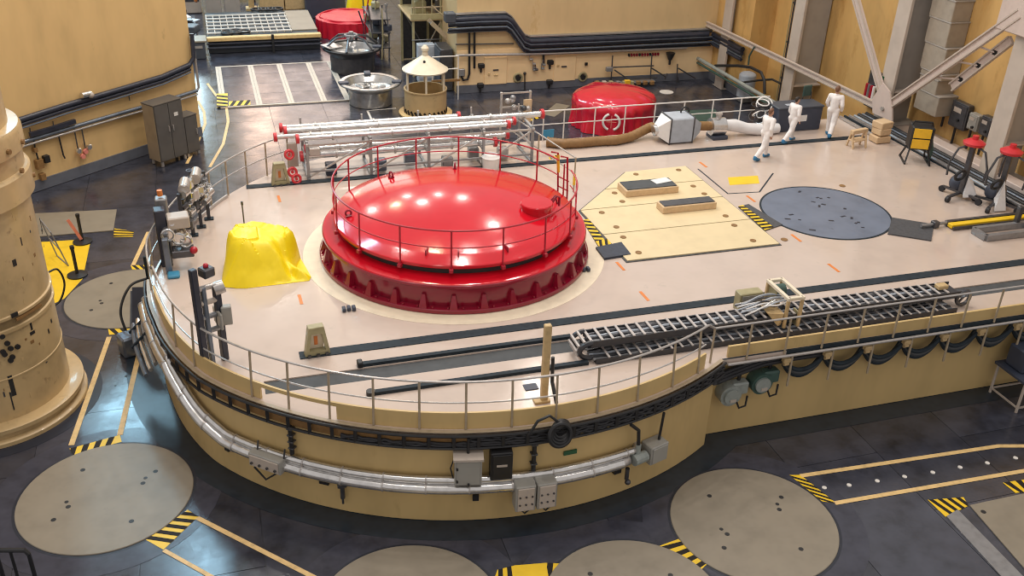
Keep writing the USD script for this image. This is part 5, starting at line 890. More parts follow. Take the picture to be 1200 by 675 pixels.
# red wavy covered drum at the far end and boxes
def wavy(c, R, h, seed, amp=.05, waves=24, z0=.01):
    v, f = [], []; n = 144; prof = [(0, h + .05), (.5 * R, h + .03), (.92 * R, h), (R, h - .06), (1.0 * R, h * .5), (1.02 * R, z0)]
    for i in range(n):
        a = i * 2 * PI / n
        for k_, (r, z) in enumerate(prof):
            w = amp * math.sin(a * waves + math.sin(a * 5 + seed)) * (max(k_ - 2, 0) / 3); v.append((c[0] + (r + w) * math.cos(a), c[1] + (r + w) * math.sin(a), z + (.03 * math.sin(a * 7 + seed) if k_ == 2 else 0)))
    M_ = len(prof)
    for i in range(n):
        j = (i + 1) % n; kk = np.arange(M_ - 1); f.append(np.c_[i * M_ + kk, i * M_ + kk + 1, j * M_ + kk + 1]); f.append(np.c_[i * M_ + kk, j * M_ + kk + 1, j * M_ + kk])
    return np.array(v), np.vstack(f)
t = thing('covered_drum', 'red sheeted round drum with a pleated skirt at the far end', 'drum', (2.0, 33.6, 0)); part(t, 'cover', wavy((2.0, 33.6), 1.85, 1.0, 1.0, .07), 'sheet_red', 30); part(t, 'inner_lip', torus((2.0, 33.6, 1.02), 1.62, .05, n=60), 'sheet_red', 40)
single('yellow_bag', drape(3.2, 36.8, 0, .95, .8, 1.5, 9, 60), 'plastic_yellow', 'yellow plastic bag heap behind the far red drum', 'bag', 50)
t = thing('blue_container', 'dark blue container behind the far red drum', 'container', (1.2, 37.8, 0)); part(t, 'body', bev((1.2, 38.2, .6), (2.4, 1.6, 1.2), .04), 'dark_blue_box'); part(t, 'lid', bev((1.2, 38.2, 1.24), (2.5, 1.7, .1), .03), 'column_grey')
t = thing('wooden_crate', 'long tan wooden crate with two panels beyond the pit', 'crate', (-1.4, 39, 0)); part(t, 'base', bev((-1.2, 39, .22), (3.1, 1.6, .3), .03), 'wood_tan')
for s in (-1, 1): part(t, 'panel', bev((-1.2 + s * .76, 39, .95), (1.46, 1.5, 1.1), .03), 'wood_tan')
for i, (x, y, w, h) in enumerate([(-5.4, 38.5, .9, 5), (-4.3, 38.4, .9, 5)]): single('concrete_pier', bev((x, y, h / 2 + .01), (w, .8, h - .02), .03), 'column_grey', ['left grey pier at the far end beyond the pit', 'right grey pier at the far end beyond the pit'][i], 'pier')
t = thing('tan_post', 'slim tan post between the far crate and the grey piers', 'post', (-3.1, 40.2, 0)); part(t, 'shaft', bev((-3.1, 40.2, 1.5), (.35, .35, 3), .03), 'wood_tan'); part(t, 'foot', bev((-3.1, 40.2, .1), (.7, .7, .2), .03), 'wood_tan'); part(t, 'dark_column', bev((-2.2, 38.6, 1.6), (.55, .5, 3.2), .03), 'slot_dark')
t = thing('blue_bench', 'dark blue bench beyond the grey piers at the far end', 'bench', (-3.6, 43, 0)); part(t, 'seat', bev((-3.6, 43, .5), (2.2, .9, .2), .04), 'dark_blue_box'); part(t, 'leg', bev((-4.4, 43, .2), (.2, .8, .4), .02), 'steel_dark'); part(t, 'leg', bev((-2.8, 43, .2), (.2, .8, .4), .02), 'steel_dark')
t = thing('scrap_pile', 'dark machinery with a white sheet and an orange coil behind the left wall corner', 'machine', (-7.4, 34.5, 0))
for j in range(14): r = random.Random(40 + j); part(t, 'block', bev((-7.7 + r.uniform(-1.1, 1.0), 34.5 + r.uniform(-3, 3), r.uniform(.25, 1.3)), (r.uniform(.4, 1.0), r.uniform(.4, .9), r.uniform(.25, .6)), .04, r.uniform(0, 3)), r.choice(['steel_dark', 'grey_blue_dark', 'pipe_navy', 'column_grey']))
part(t, 'base', bev((-7.7, 34.5, .2), (2.4, 6.6, .38), .04), 'grey_blue_dark'); part(t, 'white_sheet', bev((-7.2, 33.2, 1.35), (.9, .7, .06), .02, .3), 'white'); part(t, 'white_sheet', bev((-6.6, 33.8, 1.0), (.6, .5, .06), .02, 1), 'grey_blue'); part(t, 'hose_coil', [torus((-6.4, 37.2, 1.6 + .1 * k), .3, .07, (1, .2, .1)) for k in range(3)], 'orange', 30)
t = thing('white_machine', 'white cased machine at the very top left beyond the wall', 'machine', (-7.3, 40.5, 0)); part(t, 'case', bev((-7.2, 40.5, .9), (2.2, 1.5, 1.78), .06), 'column_light'); part(t, 'band', bev((-7.2, 39.72, .9), (2.0, .05, .3), .01), 'steel_dark')

# ================================================================== BACK WALL FITTINGS AND THE ACCESS SCAFFOLD
def yrun(name, lb, pts, r_, mt, off, cat_='pipe'): P = np.array([on_y(*q, WB - off) for q in pts]); t = thing(name, lb, cat_, P[0]); part(t, 'pipe', tube(P, r_, 10), mt, 40); return t, P
base = [(526, 24), (560, 22), (594, 21), (600, 25), (615, 46), (622, 49), (700, 46), (830, 40)]
t, P = yrun('pipe_bundle', 'thick bundle of dark pipes stepping down along the back wall', base, .13, 'pipe_navy', .35, 'pipes')
P = P.copy(); P = np.vstack([P[:-1], [[18.72, P[-2][1], P[-2][2]]]])
for j, (dz_, dy, r_, mt) in enumerate([(.10, .16, .06, 'pipe_blue'), (-.13, -.05, .055, 'pipe_blue'), (-.24, .08, .10, 'pipe_navy'), (-.40, -.03, .05, 'pipe_blue'), (-.5, .12, .08, 'pipe_navy')]): part(t, 'pipe', tube(P + [0, dy, dz_], r_, 10), mt, 40)
part(t, 'shelf', cat(*[bar(a + V3(0, .2, -.62), b + V3(0, .2, -.62), .25, .04) for a, b in zip(P[:-1], P[1:])]), 'grey_blue_dark'); part(t, 'upper_cover', cat(*[bar(a + V3(0, .2, .22), b + V3(0, .2, .22), .3, .05) for a, b in zip(P[:-1], P[1:])]), 'steel_grey')
for q in (3, 5): pass
part(t, 'end_box', bev(on_y(527, 20, WB - .4), (.5, .5, .45), .04), 'grey_blue_dark')
Pr = np.array([[18.72, 20.72, P[-1][2]], [18.72, 19.6, P[-1][2]], [18.72, 17.7, P[-1][2]]])
for j, (dz_, r_, mt) in enumerate([(0, .13, 'pipe_navy'), (-.2, .1, 'pipe_navy'), (-.36, .055, 'pipe_blue'), (-.5, .08, 'pipe_navy')]): part(t, 'side_pipe', tube(Pr + [0, 0, dz_], r_, 10), mt, 40)
yrun('wall_conduit', 'thin grey horizontal conduit along the back wall below the dark pipes', [(534, 65), (640, 63), (760, 58), (805, 56)], .06, 'rail_grey', .24); yrun('wall_conduit', 'thin dark horizontal conduit at the left end of the back wall', [(534, 52), (602, 51)], .03, 'steel_dark', .08)
t, P = yrun('drain_pipe', 'dark vertical pipe with a bent foot at the left of the back wall', [(550, 36), (550, 86), (548, 93), (543, 94), (540, 88)], .055, 'black', .12); c = on_y(541, 85, WB - .1); part(t, 'box', bev(c, (.3, .15, .36), .03), 'steel_grey')
t, P = yrun('drain_pipe', 'dark vertical pipe right of the bent one on the back wall', [(556, 36), (556, 80)], .055, 'black', .12)
for k, q in enumerate([(564, 77), (563, 100), (645, 73), (644, 96)]): c = on_y(*q, WB - .12); single('hinge_box', [bev(c, (.30, .22, .22), .03), bev(c + V3(0, .05, -.2), (.08, .1, .3), .01)], 'black', ['upper left black hinge block on the back wall', 'lower left black hinge block on the back wall', 'upper right black hinge block on the back wall, left of the second panel', 'lower right black hinge block on the back wall, left of the second panel'][k], 'hinge')
for k, q in enumerate([(607, 91), (683, 90)]):
    c = on_y(*q, WB - .08); t = thing('round_port', ['round port with a dark centre on the back wall between the two panels', 'round port with a dark centre on the back wall behind the red sheeted drum'][k], 'port', c); part(t, 'ring', torus(c, .2, .05, (0, 1, 0)), 'khaki', 30); part(t, 'plug', cyl(c + V3(0, .05, 0), c + V3(0, -.1, 0), .12, n=18), 'black', 30); part(t, 'back_disc', cyl(c + V3(0, .08, 0), c + V3(0, .02, 0), .2, n=20), 'glass_dial', 30)
for k, (q, w, h, mt) in enumerate([((581, 82), .28, .07, 'steel_dark'), ((661, 78), .28, .07, 'steel_dark'), ((573, 87), .1, .12, 'wood_tan'), ((687, 75), .15, .15, 'black'), ((581, 88), .2, .05, 'wood_tan'), ((654, 77), .12, .1, 'wood_tan')]): c = on_y(*q, WB - .1); single('wall_plate', bev(c, (w, .06, h), .01), mt, ['dark name plate on the left back wall panel', 'dark name plate on the right back wall panel', 'small brown fitting on the left back wall panel', 'small black box right of the right back wall panel', 'brown strip under the left name plate', 'small brown fitting on the right back wall panel'][k], 'plate')
t, P = yrun('floor_rod', 'thin dark rod with a round head standing at the back wall', [(615, 86), (615, 106)], .03, 'black', .12); part(t, 'head', ball(P[0], .08, 1), 'black', 30)
c = on_y(628, 76, WB - .15); t = thing('valve_group', 'cluster of small valves on the back wall between the panels', 'valve', c)
for j in range(7): r = random.Random(70 + j); q = c + V3(r.uniform(-.4, .4), r.uniform(-.1, .05), r.uniform(-.25, .3)); part(t, 'valve', [cyl(q, q + V3(.14, 0, 0), .06, n=10), cyl(q, q + V3(0, 0, .25), .025, n=6)], r.choice(['steel_grey', 'rail_grey', 'steel_dark']), 30)
part(t, 'hanging_pipe', cyl(on_y(637, 60, WB - .15), on_y(637, 77, WB - .15), .06, n=8), 'black', 30)
t = thing('red_valve_row', 'row of small dark red valve handles high on the back wall at the right', 'valves', on_y(757, 63, WB - .1))
for j in range(12): c = on_y(737 + 3.1 * j, 64.5 - .1 * j, WB - .06); part(t, 'handle', bev(c, (.09, .14, .14), .02), 'lid_dark_red' if j % 4 else 'black')
t = thing('black_funnel', 'black funnel shaped lamp hanging at the right of the back wall', 'lamp', on_y(786, 62, WB - .2)); c = on_y(786, 62, WB - .25); part(t, 'shade', cyl(c, c + V3(0, 0, -.35), .24, .1, n=16), 'black', 30); part(t, 'tip', cyl(c + V3(0, 0, -.35), c + V3(0, 0, -.6), .06, n=8), 'black', 30)
t = thing('wall_frame', 'tubular scaffold frame standing against the back wall behind the red sheeted drum', 'frame', on_y(740, 80, WB - .4))
for a, b in [((718, 65), (716, 97)), ((764, 64), (762, 95)), ((716, 79), (766, 77)), ((695, 95), (770, 91)), ((720, 82), (735, 92)), ((764, 80), (780, 90)), ((782, 86), (779, 93)), ((794, 75), (793, 100)), ((795, 80), (815, 92)), ((794, 90), (798, 106))]: part(t, 'tube', cyl(on_y(*a, WB - .4), on_y(*b, WB - .4), .035, n=8), 'steel_dark', 30)
part(t, 'box', bev(on_y(714, 81, WB - .4), (.35, .2, .22), .02), 'steel_grey'); part(t, 'walk_board', bev(on_y(733, 96, WB - .5), (3.1, .5, .06), .01), 'steel_grey')
for j in range(9): c = on_y(700 + 8 * j, 97, WB - .75); part(t, 'stored_item', bev(c, (.22, .2, .2), .03), rnd.choice(['column_light', 'khaki', 'steel_grey', 'hose_brown']))
part(t, 'yellow_item', bev(on_y(735, 97, WB - .8), (.3, .2, .3), .03), 'yellow_machine')
# red sheeted drum beside the back railing
RC = (11.2, 15.5); t = thing('sheeted_drum', 'tall drum wrapped in glossy red plastic behind the back railing', 'drum', (*RC, 0))
def sheet_drum():
    n = 160; prof = [(0, 1.66), (.6, 1.64), (1.1, 1.58), (1.5, 1.46), (1.75, 1.30), (1.88, 1.10), (1.90, .9), (1.88, .65), (1.92, .35), (1.95, .02)]; v, f = [], []
    for i in range(n):
        a = i * 2 * PI / n
        for k_, (r, z) in enumerate(prof):
            N1 = meshkit.noise(np.array([math.cos(a) * 4 + 9, math.sin(a) * 4 + 9, z * 1.3])) - .5; N2 = abs(math.sin(a * 9 + 2.0 * math.sin(a * 4))) ** 3
            w = .18 * N1 * (k_ > 3) + (-.09 * N2 if k_ > 5 else 0); zz = z + (0, 0, .03, .12, .16, .12, .05, 0, 0, 0)[k_] * N1; v.append((RC[0] + (r + w) * math.cos(a), RC[1] + (r + w) * math.sin(a), max(zz, .01)))
    M_ = len(prof)
    for i in range(n):
        j = (i + 1) % n; kk = np.arange(M_ - 1); f.append(np.c_[i * M_ + kk, i * M_ + kk + 1, j * M_ + kk + 1]); f.append(np.c_[i * M_ + kk, j * M_ + kk + 1, j * M_ + kk])
    return np.array(v), np.vstack(f)
part(t, 'cover', sheet_drum(), 'plastic_red', 45)
em = at(715, 147, .75); dd = (CAM - np.array([*RC, CAM[2]])); dd[2] = 0; dd /= np.linalg.norm(dd); ec = V3(RC[0], RC[1], .72) + dd * 2.02; rd = V3(-dd[1], dd[0], 0)
for k in range(2):
    a_ = np.linspace(.35, PI - .35, 12) + k * PI + PI / 2; part(t, 'emblem_arc', tube([ec + rd * .36 * math.cos(a) + V3(0, 0, .36 * math.sin(a)) for a in a_], .055, 6), 'white', 30)
part(t, 'emblem_bar', bar(ec + V3(0, 0, -.28), ec + V3(0, 0, .28), .025, .025), 'tape_pink'); part(t, 'emblem_bar', bar(ec - rd * .22, ec + rd * .22, .025, .025), 'tape_pink')
single('blue_notice', bev(V3(5.35, YB - .12, DZ + .28), (.4, .02, .3), .005), 'blue_tag', 'small light blue notice on the back railing beside the pipe rack', 'notice')
p = at(585, 166); t = thing('gas_panel', 'gauge panel with silver fittings on posts at the back edge, beyond the pipe rack', 'panel', (4.0, 7.9, DZ))
for x in (3.55, 4.6): part(t, 'post', bev((x, 7.65, DZ + .95), (.08, .08, 1.9), .01), 'rail_grey')
for z in (.9, 1.35, 1.85): part(t, 'rail', bar((3.5, 7.65, DZ + z), (4.65, 7.65, DZ + z), .05, .05), 'rail_grey')
for j in range(9): r = random.Random(90 + j); part(t, 'fitting', [ball((r.uniform(3.55, 4.6), 7.55, DZ + r.uniform(.8, 1.8)), .1, 2)], r.choice(['silver', 'steel_dark', 'rail_grey', 'steel_grey']), 30)
part(t, 'board', bev((4.5, 7.6, DZ + 1.2), (.3, .06, .8), .01), 'wood_pale')
# access scaffold at the left end of the back wall
sc = thing('access_scaffold', 'tan and grey access scaffold with stairs at the left end of the back wall', 'scaffold', (5.2, 26, 0))
for x in (3.9, 5.3, 6.7):
    for y in (24.2, 27.2): part(sc, 'post', bev((x, y, 2.7), (.12, .12, 5.4), .01), 'khaki')
for z in (2.9, 4.4): part(sc, 'platform', bev((5.3, 25.7, z), (3.1, 3.3, .12), .02), 'wood_tan'); part(sc, 'edge_board', bev((5.3, 24.05, z + .15), (3.1, .06, .3), .01), 'khaki')
for z in (3.5, 4.0): part(sc, 'rail', cyl((3.8, 24.1, z), (6.8, 24.1, z), .035, n=8), 'rail_tan', 30)
for (x, y, z) in [(4.4, 25, 3.3), (5.6, 25.3, 3.25), (6.2, 24.9, 3.4), (4.9, 26.0, 3.4)]: part(sc, 'equipment', bev((x, y, z), (.6, .5, .7), .04), rnd.choice(['khaki', 'steel_grey', 'plug_grey', 'steel_dark']))
for s in (0, .7): part(sc, 'stair_stringer', bar((6.6, 23.0 + s, 1.0), (4.6, 23.2 + s, 2.95), .06, .2), 'rail_tan')
for k in range(8): u = (k + .5) / 8; part(sc, 'stair_tread', box((6.6 - 2 * u, 23.4 + .2 * u, 1.0 + 1.95 * u), (.25, .7, .04)), 'steel_grey')
for z in (1.0, 1.9): part(sc, 'rail', cyl((3.8, 24.1, z), (5.3, 24.1, z), .03, n=8), 'steel_grey', 30)
for k in range(7): part(sc, 'baluster', cyl((3.9 + .46 * k, 24.08, 2.95), (3.9 + .46 * k, 24.08, 4.35), .025, n=6), 'khaki', 30)
part(sc, 'brace', bar((3.9, 24.15, .3), (5.3, 24.15, 2.8), .05, .05), 'rail_tan'); part(sc, 'brace', bar((5.3, 27.2, .3), (3.9, 27.2, 2.8), .05, .05), 'steel_grey'); part(sc, 'back_screen', bev((5.4, 27.5, 2.0), (3.0, .08, 3.9), .01), 'steel_dark'); part(sc, 'upper_panel', bev((5.9, 24.3, 3.65), (.9, .05, 1.2), .01), 'plug_grey')
part(sc, 'handrail', cyl((6.7, 22.95, 1.9), (4.6, 23.15, 3.8), .03, n=8), 'rail_tan', 30)
t = thing('switch_cabinet', 'grey metal switch cabinet under the scaffold behind the kiosk', 'cabinet', (4.3, 23.2, 0)); part(t, 'body', bev((4.3, 23.2, 1.0), (.85, .5, 1.9), .03), 'grey_blue'); part(t, 'door', bev((4.3, 22.94, 1.05), (.75, .03, 1.6), .01), 'grey_blue'); part(t, 'plinth', box((4.3, 23.2, .04), (.8, .45, .07)), 'black')
t = thing('dark_locker', 'dark grey locker standing against the left end of the back wall', 'locker', (4.95, 22.2, 0)); part(t, 'body', bev((4.97, 22.2, 1.05), (.6, 1.4, 2.06), .03), 'steel_dark'); part(t, 'door', bev((4.65, 22.2, 1.05), (.03, 1.2, 1.8), .01), 'grey_blue_dark')
t = thing('platform_rail', 'white tube railing beside the kiosk at the end of the back wall', 'railing', (4.6, 20.4, 0))
for x in (3.95, 5.2): part(t, 'post', cyl((x, 20.2, 0), (x, 20.2, 2.1), .03, n=8), 'line_white', 30)
for z in (1.5, 2.1): part(t, 'rail', cyl((3.95, 20.2, z), (5.2, 20.2, z), .03, n=8), 'line_white', 30)
part(t, 'toe_board', bev((4.6, 20.2, .95), (1.4, .06, .12), .01), 'hose_brown')
t = thing('tool_stand', 'tall dark stand with hanging hoses between the bowls and the scaffold', 'stand', (2.9, 29, 0))
for j in range(12): r = random.Random(120 + j); x, y = 2.8 + r.uniform(-.5, .6), 29 + r.uniform(-2.5, 3.5); part(t, 'rod', tube([(x, y, .01), (x + r.uniform(-.1, .1), y, 1.2), (x + r.uniform(-.3, .3), y, r.uniform(2, 3.2))], .04, 6), r.choice(['steel_dark', 'pipe_navy', 'steel_grey', 'khaki', 'rail_red']), 30)
for z in (.6, 1.4, 2.1): part(t, 'shelf', bev((2.9, 29.3, z), (1.0, 3.2, .06), .01), 'steel_dark')
for j in range(10): r = random.Random(150 + j); part(t, 'bundle', bev((2.9 + r.uniform(-.4, .4), 29.3 + r.uniform(-1.5, 1.5), r.choice([.8, 1.6, 2.3])), (.35, .4, .35), .05, r.random()), r.choice(['column_light', 'khaki', 'steel_grey', 'dark_blue_box', 'hose_brown']))

# ================================================================== RIGHT: COLUMNS, TRUSS, DUCTS
XC = 18.65
for k, (y, z0) in enumerate([(19.4, 0.02), (13.35, .02), (6.75, DZ + .001), (.85, DZ + .001)]):
    WD = .22 if k == 0 else 1.38
    t = thing('steel_column', ['tall grey steel column farthest back by the right wall', 'tall grey steel column second from the back, behind the walking persons', 'tall grey steel column where the two pale braces meet', 'tall grey steel column nearest the camera at the right edge'][k], 'column', (XC + .4, y + .35, z0))
    part(t, 'flange', bev((XC + .05, y + .05, (z0 + 12) / 2), (.12, .75, 12 - z0), .01), 'column_light'); part(t, 'web', bev((XC + .12 + WD / 2, y + .2, 6 + (1.9 if k > 1 else 1.0)), (WD - .02, .5, 12 - (3.6 if k > 1 else 2.0)), .01), 'column_grey')
    zz = 3.75 if k > 1 else 2.0; part(t, 'stiffener', bev((XC + .12 + WD / 2, y + .05, zz), (WD, .72, .06), .01), 'column_light'); part(t, 'lower_web', bev((XC + .12 + WD / 2, y + .32, (z0 + zz) / 2), (WD - .05, .06, zz - z0 - .02), .01), 'column_grey')
    part(t, 'base_plate', bev((XC + .1 + WD / 2, y + .15, z0 + .02), (WD + .2, 1.0, .04), .01), 'column_grey')
def truss(name, lb, a, b, w, h, tie=False):
    t = thing(name, lb, 'brace', tuple((np.array(a) + np.array(b)) / 2)); a, b = np.array(a, float), np.array(b, float)
    part(t, 'beam', bar(a, b, w, h), 'truss_pale'); d = (b - a) / np.linalg.norm(b - a); n_ = np.cross(d, V3(1, 0, 0)); n_ /= np.linalg.norm(n_)
    part(t, 'edge_lip', bar(a - V3(.09, 0, 0) + n_ * h * .45, b - V3(.09, 0, 0) + n_ * h * .45, .05, .05), 'column_light'); part(t, 'edge_lip', bar(a - V3(.09, 0, 0) - n_ * h * .45, b - V3(.09, 0, 0) - n_ * h * .45, .05, .05), 'column_light'); return t
XT = 18.52; node = on_x(1037, 128, XT)
t = truss('truss_chord', 'long pale horizontal chord running back from the brace node along the right wall', node + V3(0, .2, 0), on_x(803, 15, XT) * .85 + (node + V3(0, .2, 0)) * .15, .1, .22)
part(t, 'gusset_plate', (prism([(-.65, -.25), (.55, -.3), (.75, .2), (.35, .95), (-.15, .75), (-.5, .15)], -.03, .03)[0][:, [2, 0, 1]] + node + V3(-.10, -.05, 0), prism([(-.65, -.25), (.55, -.3), (.75, .2), (.35, .95), (-.15, .75), (-.5, .15)], -.03, .03)[1]), 'truss_pale')
part(t, 'bolt', cyl(node + V3(-.2, -.05, .05), node + V3(-.1, -.05, .05), .08, n=10), 'column_grey', 30)
e2 = on_x(1003, 0, XT); dd2 = (e2 - node); truss('truss_brace', 'pale steep brace rising to the left from the brace node', node + V3(0, .1, .3), node + dd2 * 1.9, .1, .28)
e3 = on_x(1188, 22, XT); truss('truss_brace', 'pale slanting brace rising to the right, nearer side, from the brace node', node + V3(0, -.15, .15), e3 + (e3 - node) * .05, .1, .30)
rear0, rear1 = on_x(1116, 102, XT + .35), on_x(1186, 47, XT + .35); truss('truss_brace', 'second parallel pale brace behind the right slanting one', rear0, rear1, .1, .30)
t = thing('brace_ties', 'short pale tie bars linking the two right slanting braces', 'ties', (node + e3) / 2)
for u in (.40, .58, .74): q = node + (e3 - node) * u; q2 = rear0 + (rear1 - rear0) * min(max((u - .3) * 1.7, .03), .95); part(t, 'tie', cyl(q + V3(.05, 0, 0), q2, .035, n=8), 'truss_pale', 30); part(t, 'clamp', bev(q2, (.1, .25, .2), .02), 'black')
p_ = on_x(1190, 10, XT - .05); single('gusset_plate', bev(p_ + V3(0, -.1, 0), (.08, 1.4, 1.5), .03), 'truss_pale', 'large pale gusset plate at the top right corner of the photo', 'gusset')
# duct of stacked sections by the right wall
t = thing('wall_duct', 'beige duct of stacked square sections standing on the right wall between two columns', 'duct', (XR - .45, 5.0, 2.5)); dc = on_x(1093, 131, XR - .42); zz = dc[2]; yc = dc[1]
for j, (h, w, dy) in enumerate([(.75, 1.25, 0), (.55, 1.0, .15), (.22, 1.15, .1), (.95, 1.2, .2), (.9, 1.15, .3), (.75, 1.2, .35), (.65, 1.2, .4), (.7, 1.2, .45), (.8, 1.2, .5), (.9, 1.2, .5)]):
    part(t, 'duct_section', bev((XR - .42, yc + dy, zz + h / 2), (.82, w, h - .03), .02), 'concrete'); part(t, 'joint_flange', bev((XR - .42, yc + dy, zz + h), (.86, w + .05, .05), .01), 'column_grey'); zz += h
t = thing('wall_duct', 'beige square duct hanging on the right wall beside the farthest column', 'duct', (XR - .4, 17.4, 3)); dc2 = on_x(886, 37, XR - .45); zz = dc2[2]
for j, h in enumerate([.75, .12, .5, .12, .9, 2]): part(t, 'duct_section', bev((XR - .45, dc2[1] + .1, zz + h / 2), (.8, 1.1 + (.15 if h < .2 else 0), h - .02), .02), 'concrete' if h > .2 else 'column_grey'); zz += h
# switch boxes on the right wall
for k, (px_, py_, w, h, mt) in enumerate([(1112, 122, .3, .3, 'grey_box'), (1126, 135, .85, .95, 'steel_dark'), (1143, 143, .5, .6, 'grey_box'), (1158, 148, .55, .7, 'steel_dark')]):
    c = on_x(px_, py_, XR - .15); t = thing('switch_box', ['small grey switch box leftmost on the right wall', 'large dark switch box on the right wall with a white sign', 'grey switch box on the right wall between two dark ones', 'dark switch box on the right wall beside the nearest column'][k], 'box', c); part(t, 'case', bev(c, (.26, w, h), .03), mt); part(t, 'cover', bev(c - V3(.14, 0, 0), (.03, w - .1, h - .12), .01), mt); part(t, 'conduit', cyl(c + V3(0, .1, -h / 2), c + V3(0, .1, -h / 2 - .75), .045, n=8), 'black', 30)
    part(t, 'sign', box(c - V3(.16, -.05, -.2 * h), (.01, w * .45, h * .18)), 'column_light'); part(t, 'knob', cyl(c - V3(.12, .1, .15), c - V3(.22, .1, .15), .05, n=10), 'black', 30)
# rails and beams between the deck and the right wall
t = thing('side_beam', 'pale box beam running along the right edge below the wall', 'beam', (18.95, 0, DZ)); part(t, 'beam', bev((18.98, -1.2, DZ + .18), (.50, 12.5, .34), .02), 'truss_pale')
t = thing('side_pipes', 'grey and black pipes running along the right edge of the deck', 'pipes', (18.3, 0, DZ))
for j, (x, r_, mt) in enumerate([(18.12, .07, 'steel_grey'), (18.30, .09, 'black'), (18.47, .06, 'pipe_blue'), (18.62, .08, 'black')]): part(t, 'pipe', cyl((x, -6.0, DZ + .09 + .02 * j), (x, 7.6, DZ + .09 + .02 * j), r_, n=12), mt, 30)
part(t, 'bed', box((18.37, .8, DZ + .015), (.66, 13.4, .03)), 'slot_dark')
t = thing('side_rail_pipes', 'silver rails on the deck edge leading back from the wooden blocks', 'rails', (17.6, 6.8, DZ))
for j in range(3): part(t, 'rail', bar((17.5 + .22 * j, 5.2, DZ + .07), (17.5 + .22 * j, 7.7, DZ + .07), .07, .1), 'rail_grey' if j % 2 == 0 else 'slot_dark')
# green grey pipe and tangle near the back right
q0, q1 = on_x(812, 65, 18.2), on_x(945, 142, 18.2); t = thing('slanted_pipe', 'grey green pipe pair running low along the right side behind the deck', 'pipe', q0); part(t, 'pipe', cyl(q0, q1, .09, n=10), 'pump_grey', 30); part(t, 'pipe', cyl(q0 + V3(0, 0, -.22), q1 + V3(0, 0, -.22), .06, n=10), 'green_dark', 30)
t = thing('hose_frame', 'black hose loop and pale drum between the two far columns', 'hose', (18.4, 16, 0)); part(t, 'hose', tube([on_x(*q, 18.3) for q in [(838, 77), (865, 77), (880, 79), (892, 85), (896, 95), (896, 110)]], .07, 8), 'black', 40); part(t, 'hose', tube([on_x(*q, 18.35) for q in [(868, 97), (890, 94), (905, 93), (915, 98)]], .05, 8), 'black', 40); part(t, 'arm', tube([on_x(*q, 18.4) for q in [(877, 76), (878, 66), (884, 55)]], .04, 8), 'green_dark', 40)
c = on_x(875, 98, 18.9); part(t, 'drum', [cyl(c + V3(0, 0, -.6), c + V3(0, 0, .4), .42, n=18), ball(c + V3(0, 0, .4), (.42, .42, .2), 2)], 'grey_blue', 30); part(t, 'drum_stand', bev((c[0], c[1], (c[2] - .6) / 2 + .01), (.6, .6, max(c[2] - .62, .1)), .03), 'steel_grey')
rp = on_x(930, 60, XR - .2)[1]
t = thing('riser_pipes', 'dark vertical pipes running up the right wall beside the second column', 'pipes', (XR - .2, rp, 0))
for j, (dy, r_, mt) in enumerate([(0, .17, 'pipe_navy'), (.38, .04, 'khaki'), (.55, .04, 'steel_dark'), (.72, .03, 'khaki')]): part(t, 'pipe', cyl((XR - .22, rp + dy, .05), (XR - .22, rp + dy, 12), r_, n=10), mt, 30)
for z in (1.5, 3.2, 5): part(t, 'clamp', bev((XR - .15, rp + .2, z), (.2, .9, .08), .01), 'black')
nr = on_x(1022, 105, XR - .2)
t = thing('wall_niche_items', 'small tall rack with bottles at the right wall left of the brace node', 'rack', (XR - .2, nr[1], nr[2] - .7))
part(t, 'frame', bev((XR - .12, nr[1], nr[2]), (.2, .7, 1.5), .02), 'steel_dark')
for j in range(4): part(t, 'bottle', cyl((XR - .3, nr[1] - .25 + .16 * j, nr[2] - .45), (XR - .3, nr[1] - .25 + .16 * j, nr[2] + .2), .07, n=10), ['white', 'rail_red', 'steel_grey', 'rail_red'][j], 30)
single('green_tag', bev(on_x(1034, 91, XC - .02), (.03, .2, .12), .005), 'green_sign', 'small green tag on the column above the brace node', 'tag')
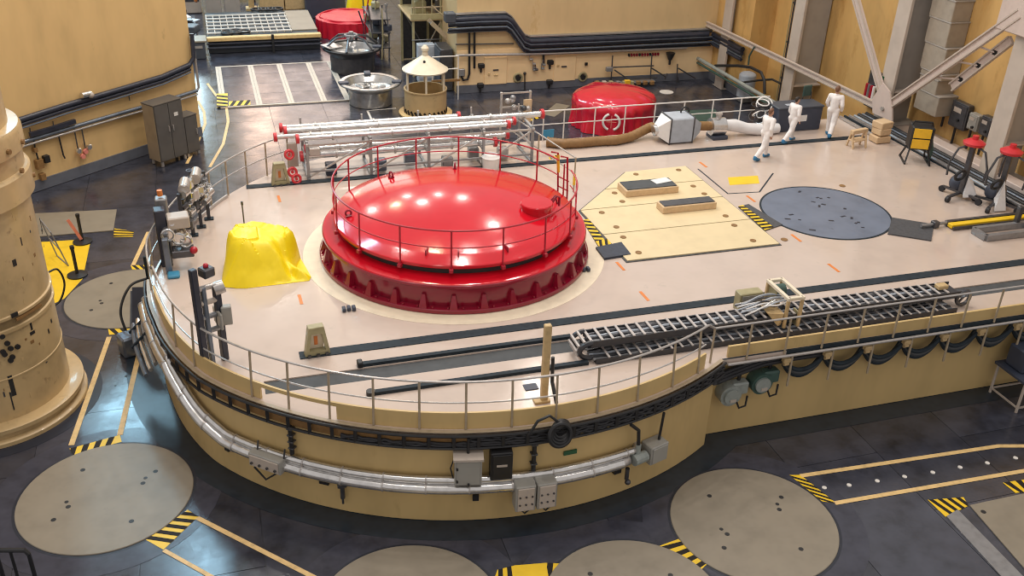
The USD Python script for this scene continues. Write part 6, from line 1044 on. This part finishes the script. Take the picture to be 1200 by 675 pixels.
# the small table at the lower right
p0 = at(1172, 470, 0); t = thing('side_table', 'dark grey table with equipment on pale legs at the right edge of the lower floor', 'table', (13.6, -7.5, 0))
T0 = [(12.95, -7.9), (12.95, -6.95), (14.3, -7.9), (14.3, -6.95)]
for x, y in T0: part(t, 'leg', bev((x, y, .45), (.06, .06, .9), .01), 'column_light')
for a, b in [(0, 1), (2, 3), (0, 2), (1, 3)]: part(t, 'stretcher', bar((*T0[a], .15), (*T0[b], .15), .04, .04), 'column_light')
part(t, 'top', bev((13.62, -7.42, .93), (1.5, 1.1, .08), .01), 'dark_blue_box'); t2 = thing('equipment_case', 'dark equipment case with pale knobs standing on the side table at the right edge', 'equipment', (13.6, -7.4, .97)); part(t2, 'case', bev((13.65, -7.3, 1.28), (1.2, .6, .6), .03), 'dark_blue_box')
for j in range(3): part(t2, 'knob', cyl((13.2 + .2 * j, -7.6, 1.2 + .1 * j), (13.2 + .2 * j, -7.68, 1.2 + .1 * j), .06, n=10), 'column_light', 30)

# ================================================================== groups of repeated things
for base, phrase in {'floor_plug': 'round plugs in the lower floor', 'steel_column': 'steel columns along the right wall', 'tripod_lift': 'tripod lifts at the right edge', 'rope_post': 'black rope posts on the yellow floor', 'person': 'persons in white coveralls', 'insulated_pipe': 'silver pipes round the curved wall', 'hinge_box': 'black hinge blocks on the back wall', 'ramp_plate': 'striped ramp plates on the deck', 'flat_box': 'flat boxes on the cream planks', 'rail_stop_frame': 'rail stops on the deck rails', 'pipe_junction_box': 'joined boxes on the silver pipes', 'drop_cable': 'drop cables from the tray', 'pump_unit': 'pump units on the straight wall', 'steel_bowl': 'steel bowls on the rear floor', 'clamp_foot': 'clamp feet on the cream ring', 'round_port': 'round ports in the back wall', 'wall_duct': 'ducts on the right wall', 'concrete_pier': 'grey piers at the far end', 'truss_brace': 'pale braces along the right wall', 'socket_plate': 'small fittings on the curved wall', 'wall_plate': 'small plates on the back wall', 'drain_pipe': 'dark vertical pipes on the back wall', 'wall_pipe': 'pipes across the left wall'}.items():
    for p in stage.GetPrimAtPath('/World').GetChildren():
        n = p.GetName()
        if n == base or (n.startswith(base + '_') and n[len(base) + 1:].isdigit()): p.SetCustomDataByKey('group', phrase)
